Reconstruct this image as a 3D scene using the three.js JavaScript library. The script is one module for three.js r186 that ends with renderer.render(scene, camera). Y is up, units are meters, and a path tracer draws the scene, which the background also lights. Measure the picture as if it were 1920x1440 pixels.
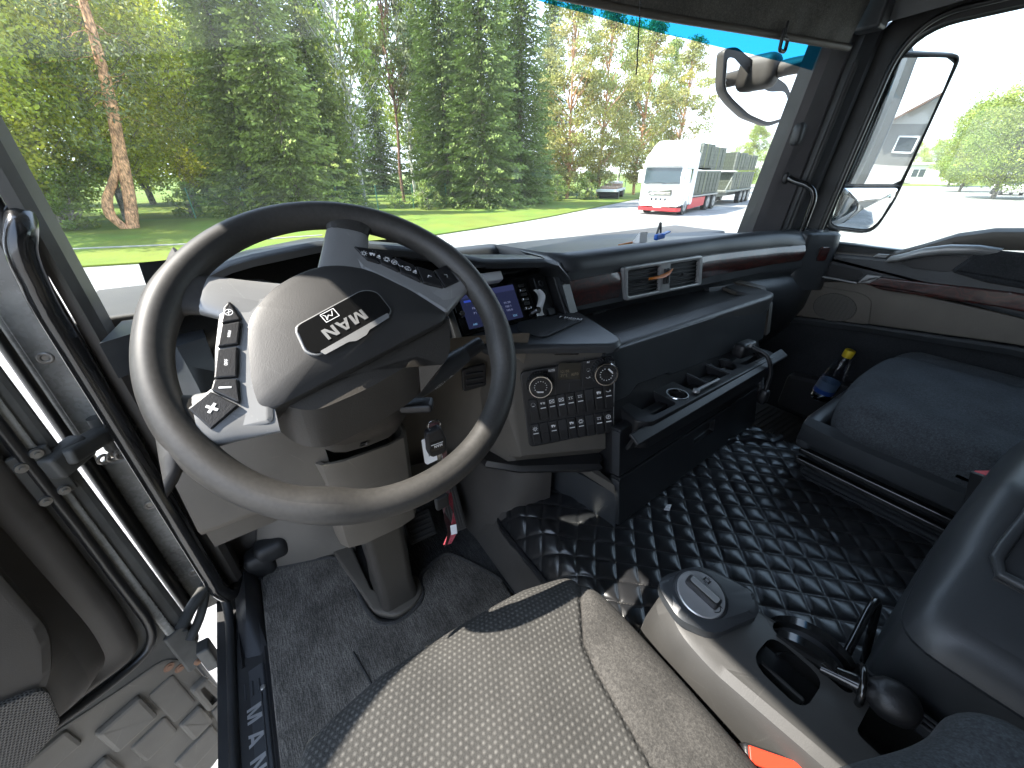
import * as THREE from 'three';
import { mergeGeometries, mergeVertices } from 'three/addons/utils/BufferGeometryUtils.js';
import { RoundedBoxGeometry } from 'three/addons/geometries/RoundedBoxGeometry.js';
import { TextGeometry } from 'three/addons/geometries/TextGeometry.js';
import { FontLoader } from 'three/addons/loaders/FontLoader.js';
import { Brush, Evaluator, SUBTRACTION } from 'three-bvh-csg';

// ---------- camera, sky, sun, exposure ----------
const EYE = 2.4;                                   // height of the camera above the yard; cab coordinates are relative to the eye
const scene = new THREE.Scene();
const camera = new THREE.PerspectiveCamera(89.84, 4 / 3, 0.02, 900);
camera.rotation.order = 'YXZ';
camera.position.set(0, EYE, 0);
camera.rotation.set(-29 * Math.PI / 180, -34.2 * Math.PI / 180, 0);
const SUN = new THREE.Vector3(-0.69, 1, -0.33).normalize();
{ // clear early-summer sky, pale at the horizon
  const W = 512, H = 256, data = new Float32Array(W * H * 4);
  for (let j = 0; j < H; j++) for (let i = 0; i < W; i++) {
    const el = ((j + .5) / H - .5) * Math.PI, az = ((i + .5) / W - .5) * 2 * Math.PI;
    const d = new THREE.Vector3(Math.cos(el) * Math.cos(az), Math.sin(el), Math.cos(el) * Math.sin(az));
    const k = Math.pow(Math.max(0, Math.sin(el)), .55), g = Math.pow(Math.max(0, d.dot(SUN)), 6) * .35;
    const o = (j * W + i) * 4;
    data[o] = .84 * (1 - k) + .27 * k + g; data[o + 1] = .91 * (1 - k) + .41 * k + g; data[o + 2] = 1.0 * (1 - k) + .68 * k + g; data[o + 3] = 1;
  }
  const sky = new THREE.DataTexture(data, W, H, THREE.RGBAFormat, THREE.FloatType);
  sky.mapping = THREE.EquirectangularReflectionMapping; sky.magFilter = sky.minFilter = THREE.LinearFilter; sky.needsUpdate = true;
  scene.background = sky; scene.environment = sky;
  scene.backgroundIntensity = 1; scene.environmentIntensity = 1;
}
const sun = new THREE.DirectionalLight(new THREE.Color(1, .945, .86), 4.1);
sun.position.copy(SUN).multiplyScalar(60).add(new THREE.Vector3(5, 0, -12)); sun.target.position.set(5, 0, -12);
sun.castShadow = true; sun.shadow.mapSize.set(4096, 4096);
Object.assign(sun.shadow.camera, { left: -70, right: 70, top: 70, bottom: -70, near: 1, far: 160 });
sun.shadow.bias = -0.0005;
scene.add(sun, sun.target);
const renderer = new THREE.WebGLRenderer({ antialias: true });
renderer.setSize(1024, 768);
renderer.toneMapping = THREE.LinearToneMapping;
renderer.toneMappingExposure = 4.2;
renderer.shadowMap.enabled = true;

// ---------- helpers ----------
const V = (x, y, z) => new THREE.Vector3(x, y, z);
let seed = 7;
const rnd = () => { seed = (seed * 1664525 + 1013904223) >>> 0; return seed / 4294967296; };
const rr = (a, b) => a + (b - a) * rnd();
const mix = (a, b, t) => a + (b - a) * t;
const clamp = (v, a, b) => Math.min(b, Math.max(a, v));
const sstep = (a, b, v) => { const t = clamp((v - a) / (b - a), 0, 1); return t * t * (3 - 2 * t); };
const lerpTab = (tab, x) => { if (x <= tab[0][0]) return tab[0][1]; for (let i = 1; i < tab.length; i++) if (x <= tab[i][0]) { const t = (x - tab[i - 1][0]) / (tab[i][0] - tab[i - 1][0]); return mix(tab[i - 1][1], tab[i][1], t); } return tab[tab.length - 1][1]; };
const taken = {};
const numbered = n => { if (!(n in taken)) { taken[n] = 0; return n; } taken[n]++; return n + '_' + String(taken[n]).padStart(3, '0'); };
const baseOf = new Map();
function thing(name, label, category, base, group, turn = 0) {         // base: point in cab coordinates (eye = origin)
  const g = new THREE.Group(); g.name = numbered(name);
  g.position.set(base[0], base[1] + EYE, base[2]); g.rotation.y = turn;
  g.userData = { label, category }; if (group) g.userData.group = group;
  scene.add(g); baseOf.set(g, V(...base)); return g;
}
function uvMetres(g) {                                                  // box-projected uv in metres
  const p = g.attributes.position, n = p.count, uv = new Float32Array(n * 2), a = V(), b = V(), c = V(), f = V();
  for (let i = 0; i < n; i += 3) {
    a.fromBufferAttribute(p, i); b.fromBufferAttribute(p, i + 1); c.fromBufferAttribute(p, i + 2);
    f.crossVectors(b.clone().sub(a), c.clone().sub(a));
    const ax = Math.abs(f.x), ay = Math.abs(f.y), az = Math.abs(f.z);
    for (let k = 0; k < 3; k++) {
      const q = [a, b, c][k], o = (i + k) * 2;
      if (ay >= ax && ay >= az) { uv[o] = q.x; uv[o + 1] = q.z; } else if (ax >= az) { uv[o] = q.z; uv[o + 1] = q.y; } else { uv[o] = q.x; uv[o + 1] = q.y; }
    }
  }
  g.setAttribute('uv', new THREE.BufferAttribute(uv, 2)); return g;
}
function creased(g, angle) {                                            // smooth normals across edges flatter than the crease angle
  const p = g.attributes.position.array, ix = g.index.array, nf = ix.length / 3, fn = new Float32Array(nf * 3), nv = p.length / 3, start = new Uint32Array(nv + 1), cosA = Math.cos(Math.min(angle, 3.14));
  for (let f = 0; f < nf; f++) {
    const a = ix[f * 3] * 3, b = ix[f * 3 + 1] * 3, c = ix[f * 3 + 2] * 3, ux = p[b] - p[a], uy = p[b + 1] - p[a + 1], uz = p[b + 2] - p[a + 2], vx = p[c] - p[a], vy = p[c + 1] - p[a + 1], vz = p[c + 2] - p[a + 2];
    fn[f * 3] = uy * vz - uz * vy; fn[f * 3 + 1] = uz * vx - ux * vz; fn[f * 3 + 2] = ux * vy - uy * vx; for (let k = 0; k < 3; k++) start[ix[f * 3 + k] + 1]++;
  }
  for (let i = 0; i < nv; i++) start[i + 1] += start[i];
  const fill = start.slice(), adj = new Uint32Array(nf * 3); for (let f = 0; f < nf; f++) for (let k = 0; k < 3; k++) adj[fill[ix[f * 3 + k]]++] = f;
  const P = new Float32Array(nf * 9), N = new Float32Array(nf * 9);
  for (let f = 0; f < nf; f++) {
    const nx = fn[f * 3], ny = fn[f * 3 + 1], nz = fn[f * 3 + 2], nl = Math.hypot(nx, ny, nz) || 1;
    for (let k = 0; k < 3; k++) {
      const v = ix[f * 3 + k], o = f * 9 + k * 3; let sx = 0, sy = 0, sz = 0;
      for (let e = start[v]; e < start[v + 1]; e++) { const q = adj[e] * 3, qx = fn[q], qy = fn[q + 1], qz = fn[q + 2], ql = Math.hypot(qx, qy, qz) || 1; if ((qx * nx + qy * ny + qz * nz) / (ql * nl) >= cosA - 1e-6) { sx += qx; sy += qy; sz += qz; } }
      const l = Math.hypot(sx, sy, sz) || 1; P[o] = p[v * 3]; P[o + 1] = p[v * 3 + 1]; P[o + 2] = p[v * 3 + 2]; N[o] = sx / l; N[o + 1] = sy / l; N[o + 2] = sz / l;
    }
  }
  const r = new THREE.BufferGeometry(); r.setAttribute('position', new THREE.BufferAttribute(P, 3)); r.setAttribute('normal', new THREE.BufferAttribute(N, 3)); return r;
}
function prep(geo, crease = .7, keepUV = false) {
  let g = geo;
  for (const k of Object.keys(g.attributes)) if (!['position', 'normal', 'uv'].includes(k)) g.deleteAttribute(k);
  if (keepUV) { if (!g.attributes.normal) g.computeVertexNormals(); return g; }
  if (g.attributes.uv) g.deleteAttribute('uv');
  if (g.attributes.normal) g.deleteAttribute('normal');
  g = mergeVertices(g, 2e-6);
  return uvMetres(creased(g, crease));
}
const list = g => Array.isArray(g) ? mergeGeometries(g.map(q => { let r = q.index ? q.toNonIndexed() : q.clone(); for (const k of Object.keys(r.attributes)) if (k !== 'position') r.deleteAttribute(k); return r; })) : g;
function part(parent, name, geo, mat, opt = {}) {                       // geometry in cab coordinates
  const b = baseOf.get(parent);
  let g = prep(list(geo), opt.crease ?? .7, opt.keepUV);
  if (g === geo) g = g.clone();
  g.translate(-b.x, -b.y, -b.z);
  const m = new THREE.Mesh(g, mat); m.name = name; m.castShadow = m.receiveShadow = true;
  if (opt.label) m.userData.label = opt.label; if (opt.kind) m.userData.kind = opt.kind;
  parent.add(m); baseOf.set(m, b); return m;
}
function piece(parent, name, geo, mat, pos, rot) {                      // shared geometry, own transform; pos in cab coordinates
  const b = baseOf.get(parent), m = new THREE.Mesh(geo, mat); m.name = name; m.castShadow = m.receiveShadow = true;
  if (pos) m.position.set(pos[0] - b.x, pos[1] - b.y, pos[2] - b.z);
  if (rot) { if (rot.isQuaternion) m.quaternion.copy(rot); else m.rotation.set(...rot); }
  parent.add(m); baseOf.set(m, b); return m;
}
function structure(name, geo, mat, crease, keepUV) {                     // world coordinates
  const m = new THREE.Mesh(keepUV ? geo : prep(list(geo), crease), mat); m.name = numbered(name); m.userData.kind = 'structure'; m.castShadow = m.receiveShadow = true; scene.add(m); return m;
}
const box = (x0, x1, y0, y1, z0, z1, r = .004, s = 2) => { const w = x1 - x0, h = y1 - y0, d = z1 - z0; const g = new RoundedBoxGeometry(w, h, d, s, Math.min(r, w / 2.01, h / 2.01, d / 2.01)); g.translate((x0 + x1) / 2, (y0 + y1) / 2, (z0 + z1) / 2); return g; };
const basis = (o, u, v) => { const U = V(...u).normalize(), N = V().crossVectors(U, V(...v)).normalize(), W = V().crossVectors(N, U); return new THREE.Matrix4().makeBasis(U, W, N).setPosition(V(...o)); };
const obox = (M, u0, u1, v0, v1, n0, n1, r = .003, s = 2) => box(u0, u1, v0, v1, n0, n1, r, s).applyMatrix4(M);
function bar(a, b, w, h, up = [0, 1, 0], r = .004) {                     // box beam from a to b
  const A = V(...a), B = V(...b), d = B.clone().sub(A), L = d.length(); const M = basis(a, d.toArray(), up);
  return box(0, L, -h / 2, h / 2, -w / 2, w / 2, r).applyMatrix4(M);
}
function roundPoly(pts, r, n = 4) {
  const out = [];
  pts.forEach((p, i) => {
    const a = pts[(i + pts.length - 1) % pts.length], c = pts[(i + 1) % pts.length], R = p[2] ?? r;
    const da = Math.hypot(a[0] - p[0], a[1] - p[1]), dc = Math.hypot(c[0] - p[0], c[1] - p[1]), k = Math.min(R, da * .48, dc * .48);
    const s = [p[0] + (a[0] - p[0]) / da * k, p[1] + (a[1] - p[1]) / da * k], e = [p[0] + (c[0] - p[0]) / dc * k, p[1] + (c[1] - p[1]) / dc * k];
    for (let j = 0; j <= n; j++) { const t = j / n; out.push([(1 - t) * (1 - t) * s[0] + 2 * t * (1 - t) * p[0] + t * t * e[0], (1 - t) * (1 - t) * s[1] + 2 * t * (1 - t) * p[1] + t * t * e[1]]); }
  });
  return out;
}
const shapeOf = pts => new THREE.Shape(pts.map(p => new THREE.Vector2(p[0], p[1])));
function prism(pts, depth, M, bevel = .003, holes = [], bs = 2) {        // outline in the (u,v) plane of M, raised along its normal
  const s = shapeOf(pts); for (const h of holes) s.holes.push(new THREE.Path(h.map(p => new THREE.Vector2(p[0], p[1]))));
  const b = Math.min(bevel, Math.abs(depth) / 2.2);
  const g = new THREE.ExtrudeGeometry(s, { depth: depth - 2 * b, bevelEnabled: b > 0, bevelThickness: b, bevelSize: b, bevelOffset: -b, bevelSegments: bs, curveSegments: 8 });
  g.translate(0, 0, b); if (M) g.applyMatrix4(M); return g;
}
const FLAT = basis([0, 0, 0], [1, 0, 0], [0, 0, -1]);                    // u = x, v = -z, normal = up
const plan = (pts, y0, y1, bevel, holes = [], bs) => prism(pts.map(p => [p[0], -p[1], p[2]]), y1 - y0, FLAT, bevel, holes.map(h => h.map(p => [p[0], -p[1]])), bs).translate(0, y0, 0);
function loft(rings, closed = true, caps = true) {
  const n = rings[0].length, pos = [], idx = [];
  rings.forEach(r => r.forEach(p => pos.push(p[0], p[1], p[2])));
  const m = closed ? n : n - 1;
  for (let i = 0; i < rings.length - 1; i++) for (let j = 0; j < m; j++) { const a = i * n + j, b = i * n + (j + 1) % n, c = a + n, d = b + n; idx.push(a, b, d, a, d, c); }
  if (caps && closed) for (const i of [0, rings.length - 1]) {
    const c = pos.length / 3; let s = [0, 0, 0]; rings[i].forEach(p => { for (let k = 0; k < 3; k++) s[k] += p[k] / n; }); pos.push(...s);
    for (let j = 0; j < n; j++) { const a = i * n + j, b = i * n + (j + 1) % n; if (i === 0) idx.push(c, b, a); else idx.push(c, a, b); }
  }
  const g = new THREE.BufferGeometry(); g.setAttribute('position', new THREE.Float32BufferAttribute(pos, 3)); g.setIndex(idx); return g;
}
function gridSurf(fn, nu, nv) {
  const pos = [], uv = [], idx = [];
  for (let j = 0; j <= nv; j++) for (let i = 0; i <= nu; i++) { const p = fn(i / nu, j / nv); pos.push(p[0], p[1], p[2]); uv.push(i / nu, j / nv); }
  for (let j = 0; j < nv; j++) for (let i = 0; i < nu; i++) { const a = j * (nu + 1) + i; idx.push(a, a + 1, a + nu + 2, a, a + nu + 2, a + nu + 1); }
  const g = new THREE.BufferGeometry(); g.setAttribute('position', new THREE.Float32BufferAttribute(pos, 3)); g.setAttribute('uv', new THREE.Float32BufferAttribute(uv, 2)); g.setIndex(idx); return g;
}
function rod(pts, r, opt = {}) {                                         // tube through points, corners rounded
  let P = pts.map(p => V(...p));
  if (opt.bend) {
    const q = [P[0]];
    for (let i = 1; i < P.length - 1; i++) { const a = P[i].clone().add(P[i - 1].clone().sub(P[i]).setLength(Math.min(opt.bend, P[i].distanceTo(P[i - 1]) * .45))), b = P[i].clone().add(P[i + 1].clone().sub(P[i]).setLength(Math.min(opt.bend, P[i].distanceTo(P[i + 1]) * .45))); for (let k = 0; k <= 6; k++) { const t = k / 6; q.push(a.clone().multiplyScalar((1 - t) * (1 - t)).addScaledVector(P[i], 2 * t * (1 - t)).addScaledVector(b, t * t)); } }
    q.push(P[P.length - 1]); const path = new THREE.CurvePath(); for (let i = 0; i < q.length - 1; i++) path.add(new THREE.LineCurve3(q[i], q[i + 1]));
    const rings = []; const nrm = V(); let prev = null;
    q.forEach((p, i) => { const t = (i ? p.clone().sub(q[i - 1]).normalize() : V()).add(i < q.length - 1 ? q[i + 1].clone().sub(p).normalize() : V()).normalize(); let u = prev ? prev.clone().addScaledVector(t, -prev.dot(t)) : V().crossVectors(t, Math.abs(t.y) < .9 ? V(0, 1, 0) : V(1, 0, 0)); u.normalize(); prev = u; const w = V().crossVectors(t, u); const ring = []; const n = opt.n || 12; for (let k = 0; k < n; k++) { const a = k / n * 6.28319; ring.push(p.clone().addScaledVector(u, Math.cos(a) * r).addScaledVector(w, -Math.sin(a) * r).toArray()); } rings.push(ring); });
    return loft(rings);
  }
  return new THREE.TubeGeometry(new THREE.CatmullRomCurve3(P, !!opt.closed), opt.seg || P.length * 6, r, opt.n || 10, !!opt.closed);
}
function cyl(a, b, r0, r1 = r0, n = 20) {
  const A = V(...a), B = V(...b), g = new THREE.CylinderGeometry(r1, r0, A.distanceTo(B), n); g.translate(0, A.distanceTo(B) / 2, 0);
  g.applyQuaternion(new THREE.Quaternion().setFromUnitVectors(V(0, 1, 0), B.clone().sub(A).normalize())); g.translate(...a); return g;
}
function turnedOn(M, prof, n = 28) {                                     // lathe about the normal of M; profile [radius, height]
  const g = new THREE.LatheGeometry(prof.map(p => new THREE.Vector2(Math.max(p[0], 1e-4), p[1])), n); g.rotateX(Math.PI / 2); g.applyMatrix4(M); return g;
}
function rbox(x0, x1, y0, y1, z0, z1, r, n = 24, fn) {                   // finely divided rounded box that can be reshaped
  const w = x1 - x0, h = y1 - y0, d = z1 - z0, g = new THREE.BoxGeometry(w, h, d, n, Math.max(4, Math.round(n / 2)), n), p = g.attributes.position, q = V(), c = V();
  for (let i = 0; i < p.count; i++) {
    q.fromBufferAttribute(p, i); c.set(clamp(q.x, -w / 2 + r, w / 2 - r), clamp(q.y, -h / 2 + r, h / 2 - r), clamp(q.z, -d / 2 + r, d / 2 - r));
    const e = q.clone().sub(c), l = e.length(); if (l > 1e-6) q.copy(c).addScaledVector(e, r / l);
    q.x += (x0 + x1) / 2; q.y += (y0 + y1) / 2; q.z += (z0 + z1) / 2; if (fn) fn(q); p.setXYZ(i, q.x, q.y, q.z);
  }
  return g;
}
const csg = new Evaluator(); csg.attributes = ['position', 'normal']; csg.useGroups = false;
function cut(a, ...bs) {
  const mk = g => { const q = g.index ? g.clone() : mergeVertices(g.clone()); for (const k of Object.keys(q.attributes)) if (k !== 'position') q.deleteAttribute(k); q.computeVertexNormals(); const b = new Brush(q); b.updateMatrixWorld(); return b; };
  let A = mk(a); for (const b of bs) { const R = csg.evaluate(A, mk(b), SUBTRACTION); A = new Brush(R.geometry.clone()); A.updateMatrixWorld(); }
  return A.geometry;
}
// ---------- procedural textures ----------
const hash = (x, y, s) => { let h = (x * 374761393 + y * 668265263 + s * 2147483647) | 0; h = (h ^ (h >>> 13)) * 1274126177 | 0; return ((h ^ (h >>> 16)) >>> 0) / 4294967296; };
function tnoise(x, y, per, s) {
  const X = x * per, Y = y * per, i = Math.floor(X), j = Math.floor(Y), f = X - i, g = Y - j, u = f * f * (3 - 2 * f), v = g * g * (3 - 2 * g), w = k => ((k % per) + per) % per;
  return mix(mix(hash(w(i), w(j), s), hash(w(i + 1), w(j), s), u), mix(hash(w(i), w(j + 1), s), hash(w(i + 1), w(j + 1), s), u), v);
}
const fbm = (x, y, per, oct, s) => { let a = 0, k = .5, t = 0; for (let o = 0; o < oct; o++) { a += k * tnoise(x, y, per << o, s + o); t += k; k *= .5; } return a / t; };
function tex(n, fn, color, size, aspect = 1) {                           // size: metres per repeat
  const d = new Uint8Array(n * n * 4);
  for (let j = 0; j < n; j++) for (let i = 0; i < n; i++) { const r = fn(i / n, j / n), o = (j * n + i) * 4; if (Array.isArray(r)) { d[o] = r[0] * 255; d[o + 1] = r[1] * 255; d[o + 2] = r[2] * 255; } else d[o] = d[o + 1] = d[o + 2] = clamp(r, 0, 1) * 255; d[o + 3] = 255; }
  const t = new THREE.DataTexture(d, n, n); t.wrapS = t.wrapT = THREE.RepeatWrapping; t.magFilter = THREE.LinearFilter; t.minFilter = THREE.LinearMipmapLinearFilter; t.generateMipmaps = true;
  if (color) { t.colorSpace = THREE.SRGBColorSpace; let m = 0; for (let k = 0; k < n * n; k += 7) m += Math.pow(d[k * 4 + 1] / 255, 2.2); t.userData = { mean: m / Math.ceil(n * n / 7) }; } t.repeat.set(1 / size, 1 / (size * aspect)); t.needsUpdate = true; return t;
}
const T = {};
T.grain = tex(512, (x, y) => .4 * tnoise(x, y, 150, 1) + .6 * tnoise(x, y, 250, 3), false, .16);
T.wear = tex(256, (x, y) => clamp(.74 + .55 * (fbm(x, y, 4, 6, 13) - .5) + .10 * (tnoise(x, y, 120, 14) - .5), 0, 1), true, .3);
T.leather = tex(512, (x, y) => { const a = Math.abs(tnoise(x, y, 60, 4) - .5) * 2, b = Math.abs(tnoise(x, y, 110, 5) - .5) * 2; return .6 * Math.sqrt(a) + .4 * Math.sqrt(b); }, false, .12);
const scr = new Float32Array(512 * 512); for (let i = 0; i < 70; i++) { let x = rr(0, 512), y = rr(0, 512), a = rr(0, 6.28), n = rr(8, 60), w = rr(.03, .14); for (let k = 0; k < n; k++) { x += Math.cos(a); y += Math.sin(a); a += rr(-.04, .04); scr[((Math.floor(y) + 512) % 512) * 512 + (Math.floor(x) + 512) % 512] = w * Math.sin(k / n * 3.14); } }   // fine scratches in the plastic
T.vary = tex(512, (x, y) => { const a = fbm(x, y, 4, 6, 11), s = hash(Math.floor(x * 512), Math.floor(y * 512), 9); return clamp(.80 + .26 * (a - .5) + (s > .998 ? .10 : 0) + scr[Math.floor(y * 512) * 512 + Math.floor(x * 512)], 0, 1); }, true, .5);
T.dust = tex(512, (x, y) => { const a = fbm(x, y, 5, 6, 21), b = fbm(x, y, 3, 3, 31); const t = clamp((a - .42) * 3 + (b - .5) * 1.2, 0, 1); return clamp(.74 + .2 * t, 0, 1); }, true, .34);
T.roughv = tex(256, (x, y) => .55 + .5 * (fbm(x, y, 4, 5, 41) - .5) + .25 * (tnoise(x, y, 100, 42) - .5), false, .4);
T.weave = tex(512, (x, y) => { // rows of raised oblong knots, every second row offset
  const N = 16, r = Math.floor(y * N), u = x * N + (r & 1) * .5, i = Math.floor(u), fx = u - i - .5, fy = y * N - r - .5, k = clamp(1.25 - Math.hypot(fx / .34, fy / .30), 0, 1); return clamp(.25 + .6 * k + .2 * (tnoise(x, y, 200, 51) - .5), 0, 1); }, false, .125);
T.weaveC = tex(512, (x, y) => { const N = 16, r = Math.floor(y * N), u = x * N + (r & 1) * .5, i = Math.floor(u), fx = u - i - .5, fy = y * N - r - .5, k = clamp(1.3 - Math.hypot(fx / .34, fy / .30), 0, 1); const h = hash(((i % N) + N) % N, r, 6), m = .52 + .30 * k * (.75 + .35 * h) + .14 * (tnoise(x, y, 220, 52) - .5) + .08 * (fbm(x, y, 4, 3, 53) - .5); return clamp(m, 0, 1); }, true, .125);
T.cloth = tex(512, (x, y) => clamp(.72 + .25 * (tnoise(x, y, 240, 61) - .5) + .2 * (tnoise(x, y, 90, 62) - .5) + .22 * (fbm(x, y, 4, 4, 63) - .5), 0, 1), true, .2);
T.carpet = tex(512, (x, y) => { const l = tnoise(x, y * .12, 200, 71), m = fbm(x, y, 6, 5, 72), s = hash(Math.floor(x * 300), Math.floor(y * 300), 8); return clamp(.55 + .20 * (l - .5) + .28 * (m - .5) + .22 * (tnoise(x, y, 180, 73) - .5) + (s > .9985 ? .3 : 0), 0, 1); }, true, .3);
T.wood = tex(512, (x, y) => { const w = fbm(x, y, 3, 5, 81), g = .5 + .5 * Math.sin((y * 14 + w * 9 + fbm(x, y, 8, 3, 83) * 2) * 3.1), f = tnoise(x * .3, y, 220, 82), m = clamp(.25 + .45 * g * g + .3 * (f - .5), 0, 1); return [mix(.10, .33, m), mix(.03, .10, m), mix(.025, .065, m)]; }, true, .16);
T.bark = tex(256, (x, y) => clamp(.6 + .35 * (tnoise(x, y * .3, 40, 91) - .5) + .4 * (fbm(x, y, 8, 4, 92) - .5), 0, 1), true, 1.0);
T.mesh = tex(256, (x, y) => { const N = 24, r = Math.floor(y * N), u = x * N + (r & 1) * .5, fx = u - Math.floor(u) - .5, fy = y * N - r - .5; return Math.hypot(fx, fy) < .3 ? 0 : 1; }, false, .1);
T.meshC = tex(256, (x, y) => { const N = 24, r = Math.floor(y * N), u = x * N + (r & 1) * .5, fx = u - Math.floor(u) - .5, fy = y * N - r - .5; return Math.hypot(fx, fy) < .3 ? .35 : .9; }, true, .1);
T.gravel = tex(1024, (x, y) => { const a = fbm(x, y, 5, 8, 101), s = tnoise(x, y, 400, 102); return clamp(.72 + .35 * (a - .5) + .3 * (s - .5), 0, 1); }, true, 6);
T.grass = tex(1024, (x, y) => { const a = fbm(x, y, 6, 8, 111), b = fbm(x, y, 3, 4, 112), s = tnoise(x, y, 300, 113), m = clamp(.55 + .8 * (a - .5) + .4 * (s - .5), 0, 1), d = clamp((b - .5) * 2.2 + .4, 0, 1); return [mix(.32, .60, m * .6 + d * .4), mix(.46, .66, m), mix(.10, .20, m)]; }, true, 7);
// ---------- materials ----------
const C = (r, g = r, b = r) => new THREE.Color().setRGB(r, g, b);
const lvl = (c, o) => o.map && o.map.userData && o.map.userData.mean && o.map !== T.wood && o.map !== T.grass ? c.clone().multiplyScalar(1 / o.map.userData.mean) : c;   // keep the mean albedo when a grain map is on
const std = (color, roughness, o = {}) => new THREE.MeshStandardMaterial({ color: lvl(color, o), roughness, ...o });
const phy = (color, roughness, o = {}) => new THREE.MeshPhysicalMaterial({ color: lvl(color, o), roughness, ...o });
const plast = (color, rough, bump = .00009, o = {}) => std(color, rough, { map: T.vary, bumpMap: T.grain, bumpScale: bump, ...o });
const M = {
  slate: plast(C(.036, .039, .042), .40), slateSmooth: plast(C(.032, .034, .037), .40, .0001),
  greige: plast(C(.112, .097, .078), .55), greigeDark: plast(C(.055, .050, .045), .55), taupe: plast(C(.090, .080, .067), .5), shelf: plast(C(.060, .060, .060), .42), console: plast(C(.048, .0465, .044), .46),
  black: plast(C(.014, .014, .015), .42, .0002), blackMatte: plast(C(.018, .018, .019), .7), gloss: phy(C(.008), .18, { clearcoat: .6, clearcoatRoughness: .1 }),
  silver: std(C(.33, .33, .325), .42, { metalness: .45, map: T.vary }), chrome: std(C(.75), .12, { metalness: 1 }), steel: std(C(.42, .40, .37), .45, { metalness: .8, map: T.dust }),
  wheelLeather: phy(C(.038, .0355, .032), .52, { map: T.wear }),
  hub: plast(C(.036, .0345, .033), .50, .00008), column: plast(C(.046, .041, .035), .42, .0002),
  pillar: plast(C(.058, .054, .056), .5, .0001), wood: phy(C(1), .35, { map: T.wood, clearcoat: 1, clearcoatRoughness: .04 }),
  weave: std(C(.050, .048, .044), .95, { map: T.weaveC, bumpMap: T.weave, bumpScale: .0016 }), bolster: std(C(.046, .043, .039), 1, { map: T.cloth, bumpMap: T.cloth, bumpScale: .0006 }),
  seatDark: std(C(.038, .043, .048), .95, { map: T.cloth, bumpMap: T.cloth, bumpScale: .0006 }), seatDarker: std(C(.018, .02, .023), .9, { map: T.cloth }),
  carpet: std(C(.105, .094, .080), 1, { map: T.carpet, bumpMap: T.carpet, bumpScale: .003 }), hem: std(C(.04, .038, .036), 1, { map: T.cloth, bumpMap: T.cloth, bumpScale: .001 }), carpetDark: std(C(.034, .034, .034), 1, { map: T.carpet, bumpMap: T.carpet, bumpScale: .003 }),
  quilt: phy(C(.014, .0145, .016), .30, { bumpMap: T.leather, bumpScale: .00005, clearcoat: .5, clearcoatRoughness: .28 }),
  jamb: std(C(.23, .228, .21), .5, { map: T.dust, roughnessMap: T.roughv }), jambDark: std(C(.065, .065, .060), .6, { map: T.dust }), doorTrim: plast(C(.045, .040, .034), .5), doorLow: plast(C(.145, .132, .110), .7),
  cabPaint: phy(C(.060, .062, .064), .4, { clearcoat: .5 }), rubber: std(C(.016), .55, { map: T.dust }), rubberGloss: std(C(.012), .3), grille: std(C(.095, .086, .074), .8, { map: T.meshC, bumpMap: T.mesh, bumpScale: .0015 }),
  blind: std(C(.075, .072, .062), .75, { map: T.cloth, bumpMap: T.vary, bumpScale: .002 }), headliner: std(C(.06, .062, .062), 1, { map: T.cloth }),
  glass: phy(C(.93, .97, .95), .02, { transmission: 1, thickness: 0, ior: 1.5 }), glassTint: phy(C(.02, .27, .46), .02, { transmission: 1, thickness: 0, ior: 1.5 }), glassSide: phy(C(.86, .93, .88), .02, { transmission: 1, thickness: 0, ior: 1.5 }),
  mirror: std(C(.9), .01, { metalness: 1 }), white: std(C(.78), .6), paper: std(C(.72, .72, .72), .9), red: std(C(.5, .02, .025), .4), blue: std(C(.02, .12, .5), .4), orange: std(C(.72, .22, .03), .35), yellow: std(C(.78, .56, .03), .4),
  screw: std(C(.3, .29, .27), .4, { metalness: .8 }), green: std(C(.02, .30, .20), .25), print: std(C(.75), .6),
};
const font = await new FontLoader().loadAsync('fonts/droid/droid_sans_bold.typeface.json');
function word(str, h, depth, Mx, squash = 1) { const g = new TextGeometry(str, { font, size: h, depth, curveSegments: 4, bevelEnabled: false }); g.computeBoundingBox(); const b = g.boundingBox; g.translate(-(b.min.x + b.max.x) / 2, -(b.min.y + b.max.y) / 2, 0); g.scale(squash, 1, 1); g.applyMatrix4(Mx); return g; }
// ---------- truck cab shell ----------
const cab = thing('truck_cab', 'grey truck cab shell with windscreen, pillars and roof seen from the driver seat', 'truck cab', [.775, -1.0, .2]);
const XC = .745, wsHalf = .968;
const wsZ = (x, y) => { const t = Math.abs((x - XC) / wsHalf), s = (y + .26) / .62; return mix(-1.215, -1.06, s) + mix(.375, .335, s) * Math.pow(t, 2.6); };
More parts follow.
